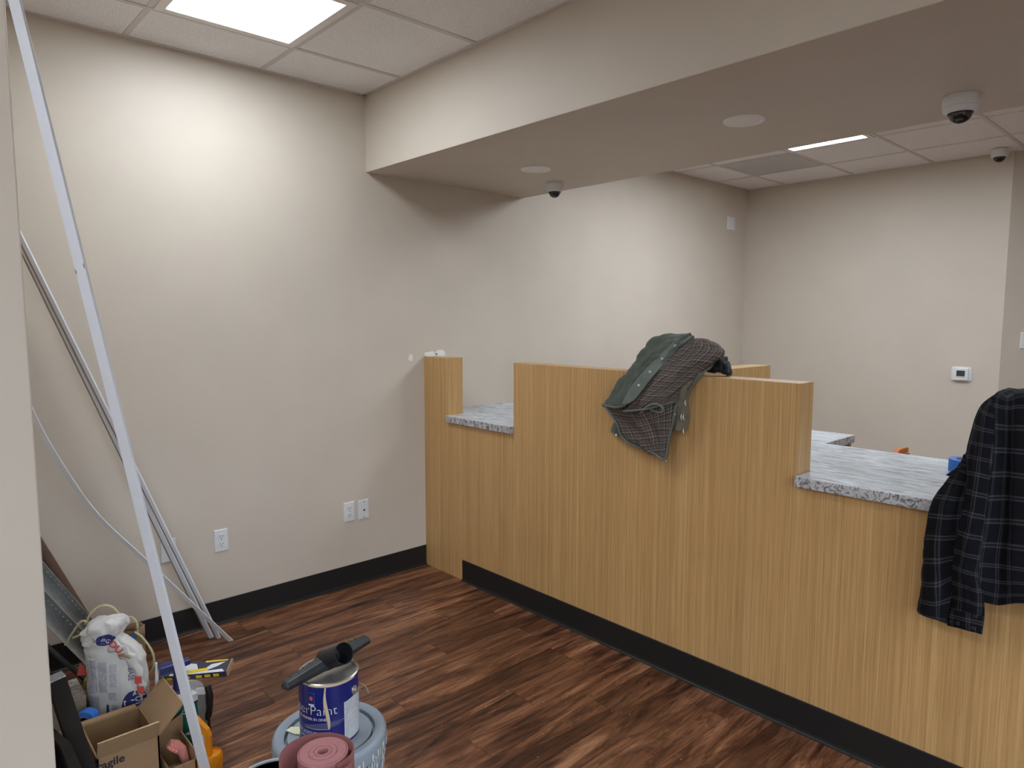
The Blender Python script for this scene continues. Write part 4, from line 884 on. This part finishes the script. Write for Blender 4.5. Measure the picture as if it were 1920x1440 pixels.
obj('can_body', MB().lathe([(0, 0.002), (0.081, 0.002), (0.0835, 0.0), (0.0838, 0.004), (0.0815, 0.007), (0.0812, 0.182), (0.0838, 0.185), (0.0838, 0.190), (0.0815, KH), (0.077, KH), (0.0762, 0.186), (0.0, 0.184)], KC, 64), 'tin', k, smooth=True)
obj('label', MB().lathe([(R + 0.0004, 0.0075), (R + 0.0004, 0.1815)], KC, 64), 'can_blue', k, smooth=True)
def cyl(x, z, lift=0.0008): a = VK + x / R; return KC + Vector(((R + lift) * math.cos(a), (R + lift) * math.sin(a), z))
def ctext(body, size, x0, z0, mat, al='LEFT', lift=0.0014, thin=0.0): obj('lettering', text_mb(body, size, lambda x, y: cyl(x0 + x, z0 + y, lift), al, 0, thin), mat, k)
def cpatch(name, f, mat, nu=12, nv=4, lift=0.0009): obj(name, MB().grid([[cyl(*f(i / nu, j / nv), lift) for i in range(nu + 1)] for j in range(nv + 1)]), mat, k, smooth=True)
ctext('SuperPaint', 0.0385, 0.0215, 0.1035, 'white_ink', 'RIGHT', 0.0016, 0.0007)
ctext('PAINT AND PRIMER IN ONE', 0.0108, -0.008, 0.0875, 'white_ink', 'RIGHT', 0.0016)
ctext('INTERIOR ACRYLIC LATEX', 0.0112, 0.001, 0.0475, 'white_ink', 'RIGHT')
cpatch('rule_line', lambda u, v: (-0.09 + 0.092 * u, 0.0445 + 0.0006 * v), 'white_ink', 16, 1)
ctext('LIFETIME LIMITED WARRANTY', 0.0092, -0.010, 0.034, 'white_ink', 'RIGHT')
for n_, (s_, z_) in enumerate((('123 FL OZ', 0.0345), ('(3\u00be U.S. QT)', 0.0245), ('3.63 L', 0.0145))): ctext(s_, 0.0105, 0.0262, z_, 'white_ink', 'RIGHT')
ctext('SATIN', 0.009, -0.047, 0.0098, 'white_ink', 'LEFT'); ctext('PROTECTED', 0.007, 0.006, 0.009, 'swoosh', 'LEFT')
cpatch('swoosh', lambda u, v: (-0.085 + 0.138 * u, 0.062 + 0.030 * (u - 0.35) ** 2 * 2 + v * (0.018 * math.sin(math.pi * min(1, u * 1.02)) + 0.0004)), 'swoosh_dark', 30, 4)
cpatch('swoosh_edge', lambda u, v: (-0.075 + 0.075 * u, 0.0632 + 0.0012 * v - 0.001 * u), 'label_grey', 16, 1, 0.0012)
for i_ in range(9):
    cpatch('swoosh_line', lambda u, v, i_=i_: (-0.008 + i_ * 0.004 + (0.048 - i_ * 0.002) * u, 0.0765 - i_ * 0.0010 + (0.070 - i_ * 0.004) * u ** 1.7 + 0.0006 * v), 'swoosh', 14, 1, 0.0012)
cpatch('side_label', lambda u, v: (0.041 + 0.075 * u, 0.016 + v * (0.112 + 0.012 * u)), 'label_grey', 14, 6, 0.0012)
cpatch('side_label_edge', lambda u, v: (0.0402 + 0.0014 * u, 0.0155 + v * 0.113), 'white_ink', 2, 8, 0.0014)
for (za, zb_, xa, xb_) in ((0.085, 0.089, 0.05, 0.09), (0.072, 0.0735, 0.048, 0.088), (0.060, 0.0615, 0.055, 0.09), (0.032, 0.035, 0.05, 0.08)): cpatch('label_print', lambda u, v: (xa + (xb_ - xa) * u, za + (zb_ - za) * v + 0.004 * u), 'vent', 8, 1, 0.0016)
cpatch('logo_patch', lambda u, v: (-0.060 + 0.020 * u, 0.128 + 0.038 * v), 'logo_blue', 6, 4, 0.001)
cpatch('logo_patch', lambda u, v: (-0.059 + 0.018 * u, 0.1355 + 0.0295 * v), 'can_blue', 6, 4, 0.0013)
cpatch('logo_mark', lambda u, v: (-0.050 + 0.0052 * v * math.cos(u * 6.283), 0.150 + 0.0062 * v * math.sin(u * 6.283)), 'red_ink', 16, 3, 0.0016)
cpatch('logo_band', lambda u, v: (-0.058 + 0.016 * u, 0.130 + 0.0035 * v), 'white_ink', 6, 1, 0.0016)
cpatch('seam', lambda u, v: (-0.0055 + 0.0006 * u + (0.002 if False else 0), 0.008 + 0.055 * v), 'swoosh', 1, 6, 0.0013)
rows = []
for j in range(25):
    t = j / 24; z = 0.183 - 0.119 * t; cx = -0.0095 - 0.0035 * math.sin(t * 5.2) + 0.004 * t; hw_ = 0.0022 + 0.0028 * math.sin(math.pi * min(1, max(0, (t - 0.15) / 0.85))) ** 0.7
    rows.append([cyl(cx + hw_ * (i / 6 - 0.5) * 2, z, 0.0018 + 0.0016 * math.sin(math.pi * i / 6)) for i in range(7)])
obj('paint_drip', MB().grid(rows), 'drip', k, smooth=True)
obj('rim_drip', MB().lathe([(0.0840, 0.184), (0.0846, 0.186), (0.0842, 0.190)], KC, 26, None, VK - 0.7, VK + 0.95), 'drip', k, smooth=True)
ea = VK + 0.98; er = Vector((math.cos(ea), math.sin(ea), 0)); ep = KC + er * 0.0815 + Vector((0, 0, 0.146))
obj('ear', MB().lathe([(0, 0), (0.0125, 0), (0.0115, 0.0035), (0.007, 0.0045), (0.006, 0.010), (0, 0.011)], ep, 20, axis=er), 'tin', k, smooth=True)
et = Vector((-math.sin(ea), math.cos(ea), 0))
hw_pts = [ep + er * 0.009 + et * (-0.002), ep + er * 0.012 + et * 0.02 + Vector((0, 0, -0.012)), ep + er * 0.004 + et * 0.07 + Vector((0, 0, -0.05)), ep - er * 0.045 + et * 0.125 + Vector((0, 0, -0.06)), ep - er * 0.10 + et * 0.12 + Vector((0, 0, -0.05))]
obj('wire_bail', MB().tube([catmull(hw_pts, i / 20) for i in range(21)], 0.0016, 8), 'tin', k, smooth=True)
# vacuum nozzle lying across the can
zt = KC.z + KH
nz = thing('vacuum_nozzle', (1.75, -1.58, zt), 'black vacuum floor nozzle lying across the top of the paint can', 'nozzle')
na = Vector((1.787, -1.722, zt + 0.006)); nb_ = Vector((1.725, -1.432, zt + 0.023)); nd = (nb_ - na).normalized(); ns = Vector((0.97, 0.2, 0)); ns = (ns - nd * ns.dot(nd)).normalized(); nu_ = nd.cross(ns); nu_ = nu_ if nu_.z > 0 else -nu_
L = (nb_ - na).length; rows = []
for t in [0, 0.02, 0.06, 0.2, 0.36, 0.44, 0.5, 0.58, 0.66, 0.8, 0.94, 0.98, 1.0]:
    m_ = 1 - abs(t - 0.52) / 0.52; hw_ = 0.016 + 0.012 * m_ - (0.004 if t in (0, 1.0) else 0); hh = 0.020 + 0.010 * m_ - (0.004 if t in (0, 1.0) else 0); c = na + nd * (L * t)
    rows.append([c - ns * hw_, c + ns * hw_, c + ns * hw_ + nu_ * (hh * 0.5), c + ns * hw_ * 0.6 + nu_ * hh, c - ns * hw_ * 0.6 + nu_ * hh, c - ns * hw_ + nu_ * hh * 0.5])
m = MB().grid(rows, closed=True); m.f.append((5, 4, 3, 2, 1, 0)); m.f.append(tuple(72 + i for i in range(6)))
obj('nozzle_bar', m, 'black_dusty', nz, bevel=0.003)
t0 = na + nd * (L * 0.50) + nu_ * 0.016; td = Vector((0.84, 0.12, 0.46)).normalized()
obj('hose_socket', MB().lathe([(0.031, -0.012), (0.029, 0.02), (0.0295, 0.075), (0.0295, 0.085), (0.0275, 0.085), (0.0265, 0.02), (0.0, 0.018)], t0, 36, axis=td), 'black', nz, smooth=True)
tm_ = MB()
for t in (0.10, 0.17, 0.24, 0.31, 0.38, 0.66, 0.73, 0.80, 0.87):
    c = na + nd * (L * t) + nu_ * (0.0195 + 0.010 * (1 - abs(t - 0.52) / 0.52)) - ns * 0.006
    obj('rib', MB().beam(c - ns * 0.007, c + ns * 0.001, 0.0016, 0.0014, nd), 'black_dusty', nz)
# paper roll: tight inner roll with one loose outer turn
RC = Vector((2.154, -1.797, 0))
ro = thing('paper_roll', RC, 'dusty rose paper roll standing on end with one loose outer turn, before the pail', 'paper roll')
RH = 0.607
def spiral(r0, r1, turns, n, th_, a0):
    inn = []; out = []
    for i in range(n + 1):
        t = i / n; a = a0 + turns * 2 * math.pi * t; r_ = r0 + (r1 - r0) * t
        inn.append((math.cos(a), math.sin(a), r_ - th_ / 2)); out.append((math.cos(a), math.sin(a), r_ + th_ / 2))
    return inn, out
rp_ = [(0.011, RH - 0.03), (0.011, RH - 0.003), (0.0125, RH), (0.0175, RH), (0.0182, RH - 0.0022), (0.0195, RH - 0.0022), (0.020, RH - 0.0005)]
x = 0.020
while x < 0.0505:
    step = 0.0105 if abs(x - 0.020) < 1e-6 else 0.020; nx = min(x + step, 0.0525); rp_ += [(nx - 0.0008, RH - 0.0005), (nx - 0.0004, RH - 0.003), (nx, RH - 0.003), (nx + 0.0004, RH - 0.0012)]; x = nx
rp_ += [(0.0535, RH - 0.002), (0.0535, 0.0), (0.011, 0.0)]
obj('inner_roll', MB().lathe(rp_, RC, 64), 'rosin', ro, smooth=True)
VR = math.atan2(-2.45 - RC.y, 3.477 - RC.x)
rows = [[], []]
n_ = 90
for i in range(n_ + 1):
    t = i / n_; a = VR + 0.5 + t * 2 * math.pi * 1.06; r_ = 0.0565 + 0.029 * min(1, t * 1.7) ** 0.8 + 0.002 * math.sin(a * 3)
    cx = RC + Vector((-0.006 * t, -0.004 * t, 0))
    rows[0].append(cx + Vector((r_ * math.cos(a), r_ * math.sin(a), RH - 0.004 + 0.004 * math.sin(a * 2)))); rows[1].append(cx + Vector((r_ * math.cos(a), r_ * math.sin(a), 0.0)))
obj('loose_turn', MB().grid(rows), 'rosin_in', ro, smooth=True, solid=0.0018)
BK = Vector((1.913, -1.812, 0))
o = thing('black_bucket', BK, 'empty black plastic bucket at the bottom edge, left of the rose paper roll', 'bucket')
obj('bucket_body', MB().lathe([(0, 0), (0.080, 0), (0.082, 0.004), (0.0955, 0.408), (0.0935, 0.408), (0.079, 0.008), (0, 0.006)], BK, 56), 'pail_black', o, smooth=True)
obj('rim', MB().lathe([(0.0935, 0.405), (0.099, 0.405), (0.099, 0.4125), (0.0935, 0.4135), (0.0935, 0.405)], BK, 56), 'label_grey', o, smooth=True)
# ------------------------------------------------------------------ draped clothes
ja = thing('work_jacket', (1.75, -0.05, 1.31), 'grey-green canvas work jacket with brown plaid lining slung over the counter', 'jacket')
obj('shell', drape(GREEN_SHELL, 32, 60, 0.018, 15, 1.0, 0.007, 5), 'green_canvas', ja, smooth=True, solid=0.008)
obj('placket', drape([[(a, b_ - 0.014, z) for a, b_, z in r] for r in PLACKET], 8, 50, 0.004, 16, 2.0), 'green_seam', ja, smooth=True, solid=0.006)
obj('lining', drape(PLAID_LINING, 36, 64, 0.014, 16, 3.0, 0.004, 7, -0.3), 'plaid_brown', ja, smooth=True, solid=0.006)
obj('tail_lining', drape([[(a, b_ + 0.012, z + 0.03) for a, b_, z in LOWER_FLAP[0]]] + LOWER_FLAP, 36, 44, 0.012, 13, 4.0, 0.006, 4, 0.1), 'plaid_brown', ja, smooth=True, solid=0.006)
obj('cuff', drape(GREEN_CUFF, 12, 12, 0.006, 20, 5.0), 'green_canvas', ja, smooth=True, solid=0.008)
def hem(tab, idx, row, r, name='hem', mat='green_seam'):
    pts = [Vector(p) + Vector((0, -0.009, 0)) for p in ([t[idx] for t in tab] if not row else tab[idx])]
    obj(name, MB().tube([catmull(pts, i / 30) for i in range(31)], r, 8), mat, ja, smooth=True)
hem(LOWER_FLAP, -1, True, 0.0045); hem(LOWER_FLAP, -1, False, 0.004); hem(LOWER_FLAP, 0, False, 0.0045); hem(GREEN_SHELL, -1, True, 0.005); hem(PLAID_LINING, -1, True, 0.0045)
lp = [Vector(q) for q in HEM_LOOP]
obj('hem', MB().tube([catmull(lp, i / 30) for i in range(31)], 0.005, 8), 'green_seam', ja, smooth=True)
def snap(p): obj('snap', MB().lathe([(0, 0), (0.0055, 0), (0.0055, 0.002), (0.003, 0.003), (0, 0.002)], Vector(p) + Vector((0.002, -0.006, 0.002)), 14, axis=(0.25, -0.9, 0.35)), 'tin', ja, smooth=True)
for j in (1, 2, 3, 4): snap(Vector(PLACKET[j][1]) + Vector((0, -0.012, 0)))
snap(LOWER_FLAP[1][-1]); snap(LOWER_FLAP[-1][-1]); snap(GREEN_CUFF[-1][1])
o = thing('olive_coat', (1.9, -0.03, 1.31), 'olive-grey coat with pale paint smears hanging under the plaid-lined jacket', 'coat')
obj('coat_cloth', drape(OLIVE_COAT, 18, 46, 0.010, 14, 6.0), 'olive', o, smooth=True, solid=0.008)
for k_, (i_, j_) in enumerate(((5, 0.4), (5, 0.75), (4, 0.6), (6, 0.3))):
    pa = Vector(OLIVE_COAT[i_][1]); obj('paint_smear', MB().tube([pa + Vector((0.015 * j_ + 0.006 * k_, -0.007, 0.012)), pa + Vector((0.012 * j_ + 0.006 * k_, -0.0085, 0.0)), pa + Vector((0.02 * j_ + 0.006 * k_, -0.007, -0.012))], [0.0008, 0.002, 0.0008], 6), 'white_ink', o)
o = thing('black_coat', (2.0, 0.1, 1.31), 'black bunched coat end on the counter top right of the jacket', 'coat')
obj('coat_cloth', drape(BLACK_COAT, 24, 20, 0.014, 16, 8.0, 0.004, 3), 'black_cloth', o, smooth=True, solid=0.012)
sh = thing('plaid_shirt', (2.98, -0.03, 1.31), 'black plaid flannel shirt hung over the right counter post', 'shirt')
obj('back_sleeve', drape(SHIRT_BACK_SLEEVE, 24, 60, 0.008, 12, 1.5, 0.003, 3, 0.10), 'plaid_black', sh, smooth=True, solid=0.008)
fs = obj('front_sleeve', drape(SHIRT_FRONT_SLEEVE, 24, 70, 0.007, 12, 2.5, 0.003, 3, -0.05), 'plaid_black', sh, smooth=True, solid=0.008)
body = [r + [(3.16, r[-1][1] - 0.01, r[-1][2] + 0.0), (3.245, r[-1][1] + 0.02, r[-1][2] + 0.0)] for r in SHIRT_BODY]
body = [[(x, 0.13, 1.22) for x in (2.945, 2.985, 3.03, 3.16, 3.245)], [(x, 0.125, 1.318) for x in (2.95, 2.99, 3.035, 3.16, 3.245)], [(x, 0.07, 1.328) for x in (2.955, 2.995, 3.035, 3.16, 3.245)]] + body
obj('body', drape(body, 40, 84, 0.006, 12, 3.5, 0.006, 4, 0.0), 'plaid_black', sh, smooth=True, solid=0.008)
cp = SHIRT_FRONT_SLEEVE[-1]; cq = SHIRT_FRONT_SLEEVE[-2]
obj('cuff', drape([[tuple(Vector(a) + Vector((0, -0.004, 0))) for a in cq], [tuple(Vector(a).lerp(Vector(b_), 0.5) + Vector((0, -0.005, 0))) for a, b_ in zip(cq, cp)], [tuple(Vector(a) + Vector((0, -0.004, -0.002))) for a in cp]], 14, 10, 0.002, 12, 9), 'plaid_black', sh, smooth=True, solid=0.009)
for t_ in (0.15, 0.4):
    c_ = Vector(cp[0]).lerp(Vector(cp[1]), t_ * 1.6) + Vector((0, -0.016, 0.016)); obj('button', MB().lathe([(0, 0), (0.006, 0), (0.006, 0.002), (0, 0.0025)], c_, 14, axis=(0.1, -1, 0)), 'black', sh, smooth=True)
obj('collar_point', MB().prism([(2.843, 1.066), (2.875, 1.098), (2.91, 1.085), (2.885, 1.058)], -0.062, -0.052, axis=1), 'black_cloth', sh, bevel=0.002)
# ------------------------------------------------------------------ things behind the counter
o = thing('tape_roll', (2.765, 0.535, DZ), 'blue tape roll on the worktop partly behind the plaid shirt', 'tape')
cc = Vector((2.757, 0.525, DZ)); obj('tape', MB().lathe([(0.038, 0), (0.060, 0), (0.060, 0.048), (0.038, 0.048), (0.038, 0)], cc, 48), 'blue_tape', o, smooth=True)
obj('core', MB().lathe([(0.036, 0.001), (0.038, 0.001), (0.038, 0.047), (0.036, 0.047), (0.036, 0.001)], cc, 40), 'raw_edge', o, smooth=True)
ch = thing('chair', (2.42, 1.66, 0), 'orange-stained wooden chair whose back just shows above the worktop', 'chair', rotz=1.80)
obj('seat', MB().prism(rnd(0.21, 0.21, 0.05), 0.43, 0.47), 'chair_black', ch, local=True, bevel=0.01)
for a, b_ in ((-1, -1), (1, -1), (1, 1), (-1, 1)): obj('leg', MB().beam((a * 0.18, b_ * 0.18, 0), (a * 0.175, b_ * 0.175, 0.44), 0.018, 0.018, (1, 0, 0)), 'wood_orange', ch, local=True, bevel=0.004)
for a in (-1, 1): obj('back_post', MB().beam((a * 0.175, 0.185, 0.44), (a * 0.18, 0.23, 0.79), 0.016, 0.014, (1, 0, 0)), 'wood_orange', ch, local=True, bevel=0.004)
rows = []
for i in range(13):
    t = i / 12 * 2 - 1; x = t * 0.22; y = 0.235 + 0.03 * (1 - t * t); z0_, z1_ = 0.72, 0.815 + 0.01 * (1 - t * t)
    rows.append([(x, y - 0.011, z0_), (x, y - 0.013, z1_), (x, y + 0.013, z1_ + 0.002), (x, y + 0.011, z0_)])
m = MB().grid(rows, closed=True); m.f.append((3, 2, 1, 0)); m.f.append(tuple(48 + i for i in range(4)))
obj('backrest', m, 'wood_orange', ch, local=True, bevel=0.004)
# crumbs of plaster on the floor: too many and small to count
m = MB(); rr = random.Random(21)
for i in range(60):
    x, y, s = rr.uniform(0.35, 2.2), rr.uniform(-1.65, -0.05), rr.uniform(0.0007, 0.0017)
    if (x - 1.75) ** 2 + (y + 1.57) ** 2 < 0.04: continue
    m.add([(x - s, y - s, 0), (x + s, y - s * 0.6, 0), (x + s * 0.8, y + s, 0), (x - s, y + s * 0.7, 0), (x, y, s * 1.3)], [(0, 1, 4), (1, 2, 4), (2, 3, 4), (3, 0, 4), (3, 2, 1, 0)])
o = tag(obj('plaster_crumbs', m, 'spackle'), 'tiny white plaster crumbs scattered over the wood floor', 'debris'); o['kind'] = 'stuff'
